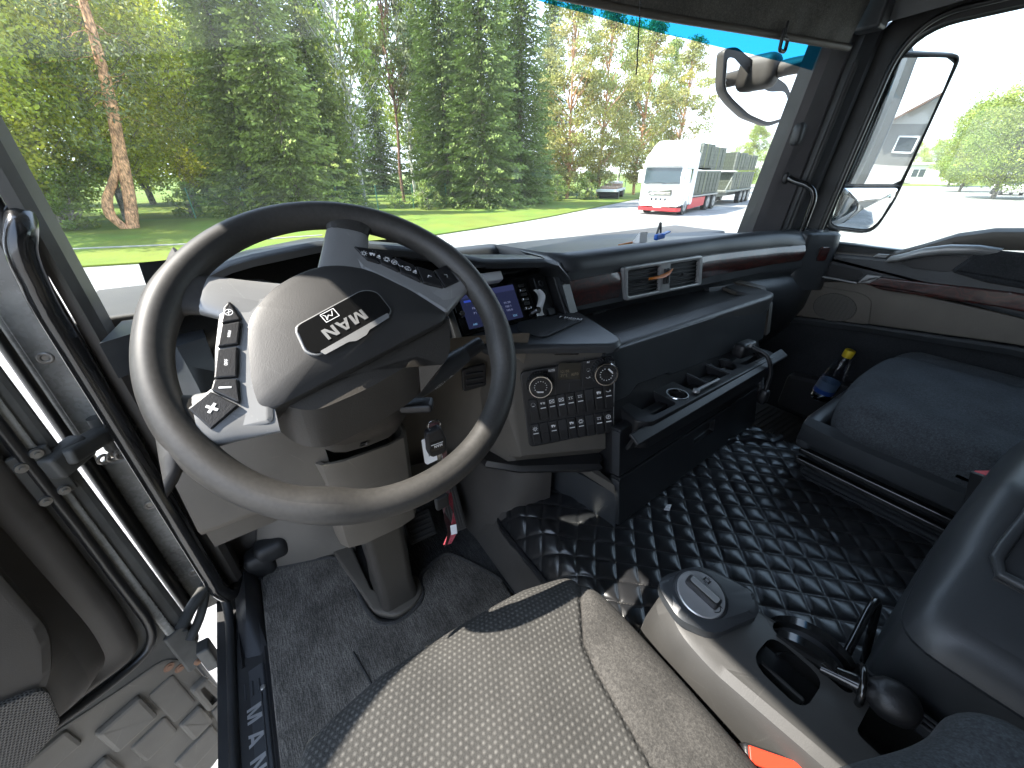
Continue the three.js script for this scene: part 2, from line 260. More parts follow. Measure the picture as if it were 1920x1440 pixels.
// roof, rear wall and side walls close the cab so that light enters through the openings only
part(cab, 'roof', [box(-.38, 1.93, .74, .80, -.80, 1.62, .02), box(-.38, 1.93, .46, .74, -.86, -.80, .02)], M.headliner);
part(cab, 'rear_wall', box(-.38, 1.93, -1.02, .74, 1.58, 1.63, .01), M.headliner);
part(cab, 'side_wall', box(-.38, -.31, -1.02, .74, .42, 1.58, .01), M.headliner);
part(cab, 'side_wall', box(1.86, 1.93, -1.02, .74, .50, 1.58, .01), M.headliner);
part(cab, 'door_header', box(-.33, -.21, .470, .742, -.86, .44, .012), M.slate);
part(cab, 'door_header', loft([[[1.70, .36, -.72], [1.80, .385, -.70], [1.86, .40, -.70], [1.86, .74, -.70], [1.62, .74, -.72]], [[1.71, .40, -.2], [1.80, .425, -.2], [1.86, .44, -.2], [1.86, .74, -.2], [1.62, .74, -.2]], [[1.71, .42, .6], [1.80, .445, .6], [1.86, .46, .6], [1.86, .74, .6], [1.62, .74, .6]]]), M.slate);
part(cab, 'floor_pan', [box(-.30, .44, -1.04, -.985, -1.0, 1.58, .004), box(.385, 1.86, -1.04, -.957, -1.0, 1.58, .004)], M.rubber);
part(cab, 'engine_tunnel', loft([-.98, -.66, .2, 1.55].map(z => [[.352, -.99, z], [.378, -.90, z], [.405, -.83, z], [.45, -.797, z], [.8, -.797, z], [1.25, -.797, z], [1.32, -.84, z], [1.34, -.97, z]])), M.greigeDark);
part(cab, 'firewall', [box(-.30, 1.86, -1.02, -.24, -1.27, -1.0, .01)], M.greigeDark);
// driver side: windscreen pillar trim, rubber seal, painted door jamb
{
  const tr = part(cab, 'pillar_trim', loft([-1.0, -.30, .0, .30, .60].map(y => { const k = (y + .3) / .9, dz = .03 * k; return [[-.226, y, -.907 + dz], [-.236, y, -.893 + dz], [-.251, y, -.893 + dz], [-.257, y, -.92 + dz], [-.265, y, -1.0 + dz], [-.235, y, -1.0 + dz]]; })), M.greigeDark, { crease: .5 });
  part(cab, 'door_seal', rod([[-.268, .58, -.885], [-.268, .0, -.905], [-.268, -.85, -.905], [-.268, -.975, -.89], [-.272, -.985, -.7], [-.272, -.985, .4]], .010, { bend: .08 }), M.rubber);
  const jamb = part(cab, 'door_jamb', [box(-.349, -.281, -.462, .58, -1.0, -.928, .012, 3), box(-.341, -.281, -1.0, -.50, -1.0, -.934, .012, 3), box(-.325, -.279, -.52, -.44, -1.0, -.945, .006)], M.jamb);
  part(jamb, 'jamb_plate', box(-.337, -.291, -.452, .40, -.93, -.9255, .002), M.jamb);
  for (const [x, y] of [[-.318, -.275], [-.316, .02], [-.308, -.63], [-.306, -.86]]) { const M2 = basis([x, y, -.926 - (y < -.47 ? .008 : 0)], [1, 0, 0], [0, 1, 0]); const s = part(jamb, 'screw', turnedOn(M2, [[0, 0], [.0105, 0], [.0105, .0022], [.0085, .0035], [.006, .0032], [.0045, .0012], [0, .001]], 20), M.screw); }
  part(cab, 'gutter', rod([[-.352, .5, -.945], [-.354, -.45, -.945], [-.352, -.54, -.940], [-.352, -.96, -.940]], .013, { bend: .03 }), M.rubberGloss);
}
const sill = part(cab, 'door_sill', loft([-.99, -.80, -.4, .42].map((z, i) => [[-.288, -1.12, z], [-.284, -1.055, z], [-.281, -1.006, z], [-.272, -.998, z], [-.228, -.994, z], [-.206, -.982, z], [-.196, -.985, z], [-.196, -1.12, z]])), M.black);
{ // sill plate with ribs and raised letters
  const plate = part(cab, 'sill_plate', loft([-.70, .1].map(z => [[-.272, -.9945, z], [-.270, -.9905, z], [-.214, -.9800, z], [-.210, -.982, z], [-.210, -.997, z], [-.268, -1.0, z]])), M.slateSmooth);
  for (let i = 0; i < 4; i++) { const x = -.262 + i * .0135, y = -.9885 + i * .0024; part(plate, 'rib', rod([[x, y, -.68 + .004 * i], [x, y, -.64]], .0022, { bend: .001, n: 8 }), M.slateSmooth); }
  for (const x of [-.263, -.219]) part(plate, 'rib', rod([[x, x < -.24 ? -.9890 : -.9808, -.635], [x, x < -.24 ? -.9890 : -.9808, .08]], .0016, { bend: .001, n: 8 }), M.slateSmooth);
  const Mt = i => basis([-.236, -.9843, -.603 + i * .047], [0, 0, 1], [1, .19, 0]);
  'MAN'.split('').forEach((ch, i) => part(plate, 'letter', word(ch, .031, .0016, Mt(i), .95), M.silver));
  part(plate, 'screw', turnedOn(basis([-.216, -.9808, -.645], [1, 0, 0], [0, 0, -1]), [[0, .002], [.004, .002], [.006, 0]], 16), M.screw);
}
// passenger side pillar
part(cab, 'pillar_trim', loft([-.30, -.05, .2, .48].map(y => { const k = (y + .24) / .6; return [[1.702 - .02 * k, y, -.815 + .07 * k], [1.715 - .02 * k, y, -.79 + .07 * k], [1.748 - .01 * k, y, -.735 + .04 * k], [1.762, y, -.735 + .04 * k], [1.80, y, -.80 + .06 * k], [1.72, y, -.88 + .07 * k]]; })), M.pillar, { crease: .4 });
part(cab, 'pillar_trim', loft([-.30, -.05, .2, .48].map(y => { const k = (y + .24) / .6; return [[1.765, y, -.742 + .04 * k], [1.768, y, -.725 + .05 * k], [1.795, y, -.688 + .04 * k], [1.812, y, -.684 + .04 * k], [1.85, y, -.70 + .04 * k], [1.85, y, -.80 + .04 * k]]; })), M.slate, { crease: .4 });
part(cab, 'door_seal', rod([[1.772, -.25, -.713], [1.770, .30, -.675]], .008, { bend: .01 }), M.rubber);
{ const h = part(cab, 'handle_boss', rbox(1.690, 1.728, .075, .145, -.775, -.735, .016, 10), M.slate); }
// windscreen with tinted top band
const wsTop = x => .50 - .08 * Math.pow(Math.abs((x - XC) / wsHalf), 3), bandY = x => lerpTab([[0, .376], [.25, .374], [.42, .366], [.6, .352], [.78, .328], [.9, .304], [1, .275]], Math.abs((x - XC) / wsHalf));
const ws = part(cab, 'windscreen', gridSurf((u, v) => { const x = XC + (u * 2 - 1) * wsHalf, y = mix(-.30, bandY(x), v); return [x, y, wsZ(x, y)]; }, 40, 10), M.glass, { crease: 2 });
part(ws, 'tint_band', gridSurf((u, v) => { const x = XC + (u * 2 - 1) * wsHalf, y = mix(bandY(x), wsTop(x) + .02, v); return [x, y, wsZ(x, y)]; }, 40, 3), M.glassTint, { crease: 2 });
part(cab, 'windscreen_frame', loft([...Array(25)].map((_, i) => { const x = XC + (i / 12 - 1) * (wsHalf + .03), y = wsTop(x) + .005, z = wsZ(x, y); return [[x, y, z - .02], [x, y, z + .03], [x, y + .10, z + .10], [x, y + .36, z + .22], [x, y + .36, z - .02]]; })), M.slate);
part(cab, 'sun_visor', loft([...Array(25)].map((_, i) => { const x = XC + (i / 12 - 1) * (wsHalf + .02), z = wsZ(clamp(x, XC - wsHalf, XC + wsHalf), .5); return [[x, .535, z + .02], [x, .545, z - .18], [x, .565, z - .34], [x, .585, z - .34], [x, .575, z - .16], [x, .575, z + .02]]; })), M.black);
// ---------- roller blind across the top of the windscreen ----------
const blind = thing('roller_blind', 'rolled down olive grey sun blind across the top of the windscreen', 'sun blind', [1.1, .30, -.80]);
{
  const L = t => { const x = mix(.15, 1.63, t); return [x, lerpTab([[.15, .372], [.65, .338], [1.0, .330], [1.3, .324], [1.63, .314]], x), lerpTab([[.15, -.96], [.4, -.955], [.65, -.913], [1.0, -.84], [1.3, -.755], [1.63, -.655]], x)]; };
  const cloth = part(blind, 'blind_cloth', loft([...Array(60)].map((_, i) => { const [x, y, z] = L(i / 59), w = .0025 * Math.sin(i * 1.9) * sstep(.6, 1, i / 59) + .0012 * Math.sin(i * .7); return [[x, y + .003, z - .002 + w], [x, y + .09, z + .02 + w * 1.6], [x, y + .30, z + .055], [x, y + .30, z + .051], [x, y + .09, z + .016 + w * 1.6], [x, y + .003, z - .006 + w]]; })), M.blind);
  part(blind, 'bottom_rail', rod([...Array(16)].map((_, i) => L(i / 15 * 1.004)), .0085, { seg: 60, n: 12 }), M.taupe);
  part(blind, 'side_guide', box(1.645, 1.70, .35, .62, -.67, -.60, .01), M.slate);
  const k = L(.835), z = k[2]; const hk = part(blind, 'pull_hook', [rod([[k[0] - .016, k[1] + .012, z + .011], [k[0] - .014, k[1] - .034, z + .012], [k[0] + .016, k[1] - .034, z + .012], [k[0] + .018, k[1] - .008, z + .011], [k[0] - .010, k[1] - .006, z + .011]], .0045, { bend: .008 }), box(k[0] - .006, k[0] + .002, k[1] - .005, k[1] + .03, z + .007, z + .013, .002)], M.black);
}
{ // beaded pull chain
  const t = thing('pull_chain', 'thin black beaded chain hanging from the blind', 'chain', [.905, .33, -.80]);
  for (let i = 0; i < 40; i++) { const k = i / 39; piece(t, 'bead', T.beadGeo ||= new THREE.SphereGeometry(.0021, 8, 6), M.black, [.887 + .018 * k + .001 * Math.sin(i * .6), .345 - .142 * k, -.80]); }
}
// ---------- grab rails ----------
{
  const t = thing('grab_rail', 'long glossy black grab rail on the driver door pillar', 'grab rail', [-.265, -.95, -.88]);
  const r = part(t, 'rail', rod([[-.246, -.056, -.900], [-.246, -.072, -.872], [-.258, -.100, -.866], [-.268, -.17, -.876], [-.268, -.89, -.878], [-.258, -.945, -.89], [-.215, -.94, -.965]], .0165, { bend: .022, n: 18 }), M.gloss);
  part(t, 'foot', turnedOn(basis([-.246, -.055, -.897], [1, 0, 0], [0, 1, -.4]), [[0, .010], [.012, .010], [.015, 0]], 18), M.black);
  part(t, 'foot', turnedOn(basis([-.213, -.94, -.972], [1, 0, 0], [0, 1, 0]), [[0, .014], [.02, .014], [.024, 0]], 18), M.black);
  const u = thing('grab_rail', 'short black grab handle on the passenger windscreen pillar', 'grab rail', [1.74, -.2, -.70]);
  part(u, 'rail', rod([[1.735, -.015, -.757], [1.722, -.028, -.742], [1.722, -.05, -.665], [1.728, -.085, -.645], [1.74, -.22, -.655], [1.752, -.25, -.675]], .0105, { bend: .025, n: 14 }), M.gloss);
  part(u, 'foot', rbox(1.712, 1.752, -.045, -.003, -.78, -.745, .012, 8), M.black);
}
// ---------- dashboard ----------
const dash = thing('dashboard', 'dark grey truck dashboard with wood trim, vents, radio and drawers', 'dashboard', [.8, -.98, -.8]);
const faceZ = x => lerpTab([[-.22, -.97], [.63, -.97], [.655, -.79], [.672, -.751], [1.0, -.732], [1.3, -.705], [1.55, -.658], [1.78, -.595]], x);
{
  const xs = []; for (let x = -.222; x <= 1.755; x += .04) xs.push(x);
  const hood = x => -.15 * (1 - sstep(-.17, .0, x));
  part(dash, 'dash_top', loft(xs.map(x => { const Z = faceZ(x), zf = wsZ(clamp(x, XC - wsHalf + .01, XC + wsHalf - .01), -.26) + .012, h = hood(x), e = sstep(1.6, 1.76, x) * .02; const zb = Math.min(Z - .11, zf + .11); return [[x, -.30, zf + .01], [x, -.238, zf + .01], [x, -.214 + h * .3, Math.min(zf + .07, Z - .13)], [x, -.222 + h * .5, zb], [x, -.205 + h * .8, Z - .10], [x, -.190 + h - e * .4, Z - .06], [x, -.187 + h - e * .5, Z - .035], [x, -.197 + h - e, Z - .012], [x, -.215 + h * .9 - e, Z - .002], [x, -.232 + h * .7 - e, Z - .001], [x, -.236 + h * .7, Z - .03], [x, -.30, Z - .05]]; })), M.slate, { crease: .9 });
  // trim face behind the wood strip, right of the radio
  const xr = []; for (let x = .672; x <= 1.74; x += .03) xr.push(x);
  part(dash, 'trim_bed', loft(xr.map(x => { const Z = faceZ(x), d = .028 * (1 - sstep(.67, 1.6, x)); return [[x, -.228, Z - .012], [x, -.231, Z - .004], [x, -.335 + .02 * sstep(1.2, 1.7, x), Z + .006], [x, -.345 + .01 * sstep(1.2, 1.7, x), Z - .006], [x, -.372, Z - .03], [x, -.40, Z - .035], [x, -.40, Z - .06], [x, -.228, Z - .06]]; })), M.slate);
  const wood = (a, b) => { const g = []; for (let i = 0; i <= 16; i++) { const x = mix(a, b, i / 16), Z = faceZ(x), y0 = lerpTab([[.67, -.323], [1.2, -.312], [1.7, -.288]], x), y1 = lerpTab([[.67, -.252], [1.2, -.241], [1.7, -.236]], x); const r = []; for (let k = 0; k <= 6; k++) { const s = k / 6; r.push([x, mix(y0, y1, s), Z + .004 + .007 * Math.sin(Math.PI * s) + .004 * (1 - s)]); } r.push([x, y1, Z - .004], [x, y0, Z]); g.push(r); } return loft(g); };
  part(dash, 'wood_strip', wood(.682, .868), M.wood, { label: 'dark red brown wood strip left of the vents' });
  part(dash, 'wood_strip', wood(1.205, 1.700), M.wood, { label: 'long glossy wood strip right of the vents' });
  part(dash, 'wood_strip', prism(roundPoly([[0, 0], [.058, .002], [.044, .05], [0, .05]], .01), .008, basis([1.752, -.292, -.583], [.9, 0, .45], [0, 1, 0]), .003), M.wood);
  part(dash, 'corner_pod', loft([-.40, -.31, -.235, -.205, -.196].map((y, i) => { const s = [1, 1, 1, .96, .85][i], pts = [[1.70, -.62], [1.728, -.598], [1.80, -.545], [1.845, -.56], [1.85, -.70], [1.74, -.74]]; const c = [1.78, -.64]; return roundPoly(pts, .03).map(p => [c[0] + (p[0] - c[0]) * s, y, c[1] + (p[1] - c[1]) * s]); })), M.slate, { crease: 1 });
  part(dash, 'pod_vent', [turnedOn(basis([1.795, -.197, -.64], [1, 0, 0], [0, 0, -1]), [[.018, .004], [.024, .006], [.032, .004], [.034, 0]], 24), box(1.772, 1.818, -.195, -.191, -.645, -.636, .002), turnedOn(basis([1.795, -.197, -.64], [1, 0, 0], [0, 0, -1]), [[0, .008], [.008, .007], [.010, 0]], 16)], M.slateSmooth);
  // vents: grey frame, slats, tabs
  const vA = [.870, -.331, faceZ(.87) + .012], vM = basis(vA, [1.232 - .870, 0, faceZ(1.232) - faceZ(.87)], [0, 1, -.12]), vw = .345;
  const outline = roundPoly([[.012, 0], [vw, .004], [vw - .012, .098], [-.006, .096]], .012, 5), hole = (a, b) => roundPoly([[a + .002, .012], [b, .013], [b - .006, .085], [a - .004, .085]], .006, 3);
  const vf = part(dash, 'vent_frame', prism(outline, .014, vM, .004, [hole(.020, .150), hole(.192, .325)]), M.silver);
  part(vf, 'vent_backing', obox(vM, .005, .335, .004, .092, -.03, -.022), M.blackMatte);
  for (const [a, b] of [[.018, .152], [.190, .327]]) for (let i = 0; i < 6; i++) part(vf, 'slat', obox(vM, a, b, .019 + i * .0118, .0215 + i * .0118, -.018, .006, .001).clone(), M.black);
  part(vf, 'thumb_wheel', [...Array(2)].map((_, i) => obox(vM, .160 + i * .013, .168 + i * .013, .030, .075, .006, .02, .003)), M.slateSmooth);
  for (const u of [.085, .258]) part(vf, 'slat_tab', obox(vM, u - .01, u + .01, .044, .052, .004, .014, .002), M.blackMatte);
  // lower panel on the passenger side, tucking down into the foot well
  const xl = []; for (let x = 1.30; x <= 1.845; x += .03) xl.push(x);
  part(dash, 'lower_panel', loft(xl.map(x => { const Z = faceZ(x), b = .02 * Math.sin((x - 1.3) / .55 * Math.PI); return [[x, -.345, Z - .05], [x, -.352, Z - .004], [x, -.40, Z + .012 + b * .5], [x, -.48, Z + .008 + b * .4], [x, -.58, Z - .03], [x, -.68, Z - .09], [x, -.78, Z - .16], [x, -.95, Z - .22], [x, -.95, Z - .30], [x, -.40, -.98]]; })), M.slate, { crease: 1 });
}
{ // instrument binnacle: hood shell, dark face, gauges behind the steering wheel
  const bin = part(dash, 'binnacle', loft([...Array(24)].map((_, i) => { const t = i / 23, x = mix(-.165, .665, t), top = lerpTab([[-.165, -.235], [-.12, -.175], [-.01, -.133], [.134, -.115], [.30, -.141], [.454, -.178], [.60, -.187], [.65, -.205], [.665, -.235]], x), Z = lerpTab([[-.165, -.83], [.1, -.815], [.4, -.775], [.665, -.725]], x); return [[x, top - .016, Z + .003], [x, top - .004, Z + .008], [x, top + .004, Z], [x, top + .004, Z - .05], [x, top - .02, Z - .22], [x, top - .045, Z - .2], [x, top - .022, Z - .04]]; })), M.slate, { crease: 1 });
  part(dash, 'gauge_panel', gridSurf((u, v) => [mix(-.15, .40, u), mix(-.36, -.14, v), mix(-.80, -.93, v) - .03 * Math.sin(u * Math.PI)], 10, 4), M.gloss, { crease: 1 });
  for (const [x, r] of [[.0, .062], [.18, .062]]) part(dash, 'gauge_ring', new THREE.TorusGeometry(r, .004, 8, 36).applyMatrix4(basis([x, -.235, -.845], [1, 0, 0], [0, .8, -.5])), M.slateSmooth);
  part(dash, 'side_shroud', loft([...Array(8)].map((_, i) => { const t = i / 7, y = mix(-.255, -.47, t), bulge = .012 * Math.sin(t * 3); return [[-.195, y, -.93], [-.178 + bulge, y, -.84 + .12 * t], [-.13 + bulge, y, -.80 + .10 * t], [-.09, y, -.82 + .06 * t], [-.10, y, -.93]]; })), M.slate, { crease: 1 });
  // ledge under the gauges and dark vertical panel left of the column
  part(dash, 'knee_panel', loft([...Array(7)].map((_, i) => { const t = i / 6, x = mix(-.172, .03, t); return [[x, -.335, -.72], [x, -.345, -.655], [x, -.36, -.635], [x, -.49, -.615], [x, -.505, -.622], [x, -.51, -.68], [x, -.40, -.85]]; })), M.greige, { crease: .6 });
  part(dash, 'knee_cover', loft([...Array(7)].map((_, i) => { const t = i / 6, x = mix(-.168, .06, t); return [[x, -.505, -.70], [x, -.508, -.628], [x, -.55, -.635 - .01 * t], [x, -.60, -.70], [x, -.60, -.85], [x, -.5, -.85]]; })), M.taupe, { crease: .5 });
  part(dash, 'bracket', box(-.218, -.188, -.60, -.285, -.915, -.868, .006), M.greigeDark);
  // panel right of the column with a bulge and a small vent
  part(dash, 'knee_panel', gridSurf((u, v) => { const x = mix(.16, .46, u), y = mix(-.30, -.66, v), b = .05 * Math.sin(Math.PI * clamp((u - .3) / .7, 0, 1)) * Math.sin(Math.PI * clamp(v * 1.1, 0, 1)); return [x, y, -.70 - .05 * v + .09 * Math.pow(u, 2) * (1 - .4 * v) - b]; }, 24, 16), M.greige, { crease: 2 });
  part(dash, 'knee_trim', gridSurf((u, v) => [mix(.05, .46, u), mix(-.60, -.70, v) - .03 * u, mix(-.735, -.80, v) + .05 * u], 12, 4), M.greigeDark, { crease: 2 });
  const sv = part(dash, 'side_vent', prism(roundPoly([[0, 0], [.055, .006], [.055, .062], [0, .055]], .008), .012, basis([.332, -.435, -.690], [.97, 0, .25], [0, 1, 0]), .003), M.black);
  for (let i = 0; i < 3; i++) part(sv, 'slat', obox(basis([.332, -.435, -.690], [.97, 0, .25], [0, 1, 0]), .008, .047, .014 + i * .014, .018 + i * .014, .011, .016, .001), M.slateSmooth);
}
{ // radio recess: bezel, head unit with lit screen, knobs
  const RM = basis([.362, -.335, -.709], [1, 0, 0], [0, .83, -.556]);
  const bez = part(dash, 'radio_bezel', [obox(RM, -.025, .305, -.012, .004, -.03, .012, .004), obox(RM, -.025, .305, .140, .152, -.05, .004, .004), obox(RM, .285, .302, -.01, .15, -.05, .010, .004), obox(RM, -.025, -.008, -.01, .15, -.05, .004, .004)], M.black);
  part(bez, 'recess', obox(RM, -.02, .30, -.008, .15, -.06, -.034), M.blackMatte);
  part(dash, 'hood_side', loft([[.640, -.190, -.80], [.655, -.203, -.765], [.664, -.26, -.735], [.674, -.345, -.70]].map(([x, y, z]) => [[x - .012, y, z + .006], [x + .022, y - .004, z - .004], [x + .03, y, z - .09], [x - .012, y, z - .09]])), M.slate, { crease: .8 });
  const head = part(dash, 'head_unit', obox(RM, .000, .212, .018, .126, -.03, -.006, .004), M.gloss);
  const cv = document.createElement('canvas'); cv.width = 256; cv.height = 160; const c2 = cv.getContext('2d');
  c2.fillStyle = '#2b3150'; c2.fillRect(0, 0, 256, 160); c2.fillStyle = '#39406a'; c2.fillRect(0, 0, 256, 26); c2.fillStyle = '#3b55c8'; c2.fillRect(14, 34, 60, 10); c2.fillStyle = '#4aa6d8'; c2.fillRect(50, 30, 22, 8);
  c2.font = '13px sans-serif'; c2.fillStyle = '#c8cfe6'; ['88.30', '94.10', '99.20'].forEach((s, i) => c2.fillText(s, 128, 82 + i * 18)); c2.fillStyle = '#aab4dc'; ['91.50', '102.1', '105.6'].forEach((s, i) => c2.fillText(s, 186, 82 + i * 18)); c2.fillText('FM', 40, 78); c2.fillText('P1', 40, 100); c2.fillStyle = '#8fd0ff'; c2.fillText('AM', 22, 148); c2.fillText('EQ', 80, 148); c2.fillText('ON', 150, 148); c2.fillText('ESC', 210, 148);
  const scr = new THREE.CanvasTexture(cv); scr.colorSpace = THREE.SRGBColorSpace;
  const pg = new THREE.PlaneGeometry(.150, .084); pg.translate(.093, .072, -.0052); pg.applyMatrix4(RM);
  part(head, 'screen', pg, new THREE.MeshStandardMaterial({ color: 0x111111, roughness: .15, map: scr, emissive: 0xffffff, emissiveMap: scr, emissiveIntensity: .16 }), { keepUV: true });
  for (let i = 0; i < 6; i++) part(head, 'button', obox(RM, .182, .198, .046 + i * .0115, .053 + i * .0115, -.006, -.002, .0015), i % 2 ? M.black : M.chrome);
  part(head, 'knob', turnedOn(basis(V(.205, .036, -.006).applyMatrix4(RM).toArray(), [1, 0, 0], [0, .83, -.556]), [[0, .02], [.007, .02], [.009, .016], [.0095, 0]], 20), M.chrome);
  part(head, 'knob', turnedOn(basis(V(.008, .066, -.006).applyMatrix4(RM).toArray(), [1, 0, 0], [0, .83, -.556]), [[0, .014], [.006, .014], [.008, .01], [.0085, 0]], 20), M.chrome);
  part(bez, 'socket_panel', obox(RM, .238, .276, .012, .126, -.034, -.012, .004), M.black);
  for (const v of [.094, .070]) part(bez, 'socket', turnedOn(basis(V(.257, v + .012, -.012).applyMatrix4(RM).toArray(), [1, 0, 0], [0, .83, -.556]), [[.003, -.004], [.004, .003], [.007, .003], [.0085, 0]], 18), M.slateSmooth);
  part(bez, 'usb_port', obox(RM, .248, .270, .020, .038, -.012, -.007, .002), M.slateSmooth);
  part(dash, 'green_reflection', rod([[.325, -.345, -.745], [.345, -.350, -.735], [.44, -.347, -.712]], .0022, { bend: .01, n: 8 }), M.green);  // thin green rod painted in place of a green reflection below the radio
  // loose white papers stuck in the recess
  const p1 = thing('paper_slip', 'white paper tag hanging from the radio knob', 'paper', [.58, -.33, -.69]);
  part(p1, 'slip', gridSurf((u, v) => { const q = V(.214 + .022 * u + .008 * Math.sin(v * 5) - .006 * v, .088 - .066 * v, .004 + .004 * Math.sin(u * 6 + v * 7)).applyMatrix4(RM); return q.toArray(); }, 6, 14), M.paper, { crease: 2 });
  const p2 = thing('paper_slip', 'folded white paper lying on top of the radio screen', 'paper', [.47, -.22, -.75]);
  part(p2, 'slip', obox(RM, .035, .135, .124, .146, -.008, .016, .003), M.paper);
}
// ---------- icon sheet for the printed switch symbols ----------
const atlas = document.createElement('canvas'); atlas.width = atlas.height = 512; const ac = atlas.getContext('2d');
ac.fillStyle = '#000'; ac.fillRect(0, 0, 512, 512); ac.strokeStyle = ac.fillStyle = '#fff'; ac.lineWidth = 5; ac.lineCap = 'round'; ac.lineJoin = 'round';
const icons = [
  c => { c.beginPath(); c.arc(0, 0, 14, 0, 7); c.stroke(); for (let i = 0; i < 8; i++) { const a = i * .785; c.beginPath(); c.moveTo(Math.cos(a) * 20, Math.sin(a) * 20); c.lineTo(Math.cos(a) * 29, Math.sin(a) * 29); c.stroke(); } },
  c => { c.beginPath(); c.arc(-10, 0, 13, 1.57, 4.71); c.closePath(); c.fill(); for (let i = -1; i < 2; i++) { c.beginPath(); c.moveTo(4, i * 10); c.lineTo(28, i * 10 + 6); c.stroke(); } },
  c => { c.strokeRect(-26, -20, 52, 40); c.beginPath(); c.moveTo(-26, -20); c.lineTo(26, 20); c.moveTo(26, -20); c.lineTo(-26, 20); c.stroke(); },
  c => { c.fillRect(-26, -16, 34, 18); c.fillRect(10, -10, 16, 12); c.beginPath(); c.arc(-14, 10, 8, 0, 7); c.arc(14, 10, 8, 0, 7); c.fill(); },
  c => { c.beginPath(); c.moveTo(-26, -12); c.lineTo(26, -12); c.moveTo(-14, -12); c.lineTo(-14, 14); c.moveTo(14, -12); c.lineTo(14, 14); c.moveTo(-22, 14); c.lineTo(-6, 14); c.moveTo(6, 14); c.lineTo(22, 14); c.stroke(); },
  c => { c.strokeRect(-14, -16, 28, 32); for (const y of [-22, 22]) { c.beginPath(); c.moveTo(-20, y); c.lineTo(20, y); c.stroke(); } c.beginPath(); c.moveTo(-26, -8); c.lineTo(-26, 8); c.moveTo(26, -8); c.lineTo(26, 8); c.stroke(); },
  c => { c.font = 'bold 30px sans-serif'; c.textAlign = 'center'; c.fillText('AUTO', 0, 10, 60); },
  c => { c.font = 'bold 34px sans-serif'; c.textAlign = 'center'; c.fillText('AC', 0, 12); },
  c => { c.beginPath(); c.moveTo(-26, -4); c.quadraticCurveTo(0, 26, 26, -4); c.moveTo(14, -6); c.lineTo(26, -4); c.lineTo(24, 10); c.stroke(); },
  c => { c.beginPath(); c.arc(0, 0, 26, 0, 7); c.stroke(); c.beginPath(); c.moveTo(-16, 4); c.lineTo(16, -6); c.moveTo(-4, 18); c.lineTo(4, -18); c.stroke(); },
  c => { c.font = 'bold 30px sans-serif'; c.textAlign = 'center'; c.fillText('OFF', 0, 10); },
  c => { c.font = 'bold 26px sans-serif'; c.textAlign = 'center'; c.fillText('MEM', 0, 10, 60); },
  c => { c.beginPath(); c.arc(0, 0, 22, .5, 5.6); c.stroke(); c.beginPath(); c.moveTo(0, 0); c.lineTo(0, -14); c.moveTo(-10, 8); c.lineTo(10, 8); c.stroke(); c.beginPath(); c.moveTo(-29, -10); c.lineTo(-29, 12); c.moveTo(29, -10); c.lineTo(29, 12); c.stroke(); },
  c => { c.beginPath(); c.moveTo(-10, -20); c.lineTo(14, 0); c.lineTo(-10, 20); c.stroke(); },
  c => { c.beginPath(); c.moveTo(0, -24); c.lineTo(20, 4); c.lineTo(-20, 4); c.closePath(); c.fill(); c.fillRect(-20, 12, 40, 7); },
  c => { c.lineWidth = 4; for (let i = 0; i < 12; i++) { const a = i / 12 * 5 + 2.2; c.beginPath(); c.arc(Math.cos(a) * 24, Math.sin(a) * 24, 2, 0, 7); c.fill(); } c.fillRect(-12, 18, 24, 6); },
];
icons.forEach((f, i) => { ac.save(); ac.translate((i % 8) * 64 + 32, Math.floor(i / 8) * 64 + 32); f(ac); ac.restore(); });
{ // wider prints in the lower half of the sheet
  ac.font = 'bold 44px sans-serif'; ac.textAlign = 'left'; ac.fillText('Mobil 1', 8, 190); ac.font = '15px sans-serif'; ac.fillText('motor oil', 40, 208);
  ac.font = 'bold 40px sans-serif'; ac.fillText('MAN', 270, 190); ac.fillRect(262, 198, 130, 7);
  ac.lineWidth = 4; ac.strokeRect(410, 140, 74, 60); ac.beginPath(); ac.moveTo(424, 190); ac.lineTo(438, 160); ac.lineTo(452, 176); ac.lineTo(472, 152); ac.lineTo(466, 178); ac.lineTo(474, 190); ac.stroke();
  ac.font = 'bold 22px sans-serif'; ac.fillText('TRANS', 8, 262); ac.font = '14px sans-serif'; ac.fillText('service', 8, 240);
  ac.font = '20px monospace'; ac.fillText('12:08', 120, 250); ac.fillText('21°C  AUTO', 120, 272);
}
const atlasTex = new THREE.CanvasTexture(atlas);
const printMat = std(C(.7), .6, { alphaMap: atlasTex, transparent: true }), printDark = std(C(.02), .6, { alphaMap: atlasTex, transparent: true }), printLcd = std(C(.20, .16, .10), .5, { alphaMap: atlasTex, transparent: true });
function printGeo(x, y, w, h, W, Hh) { const g = new THREE.PlaneGeometry(W, Hh), u = g.attributes.uv; for (let i = 0; i < u.count; i++) u.setXY(i, (x + u.getX(i) * w) / 512, 1 - (y + (1 - u.getY(i)) * h) / 512); return g; }
const iconGeo = (i, s) => printGeo((i % 8) * 64, Math.floor(i / 8) * 64, 64, 64, s, s);
function print(parent, name, geo, Mx, mat = printMat) { const g = geo.clone(); g.applyMatrix4(Mx); return part(parent, name, g, mat, { keepUV: true }); }
const at = (Mx, u, v, n, turn = 0) => Mx.clone().multiply(new THREE.Matrix4().makeTranslation(u, v, n)).multiply(new THREE.Matrix4().makeRotationZ(turn));
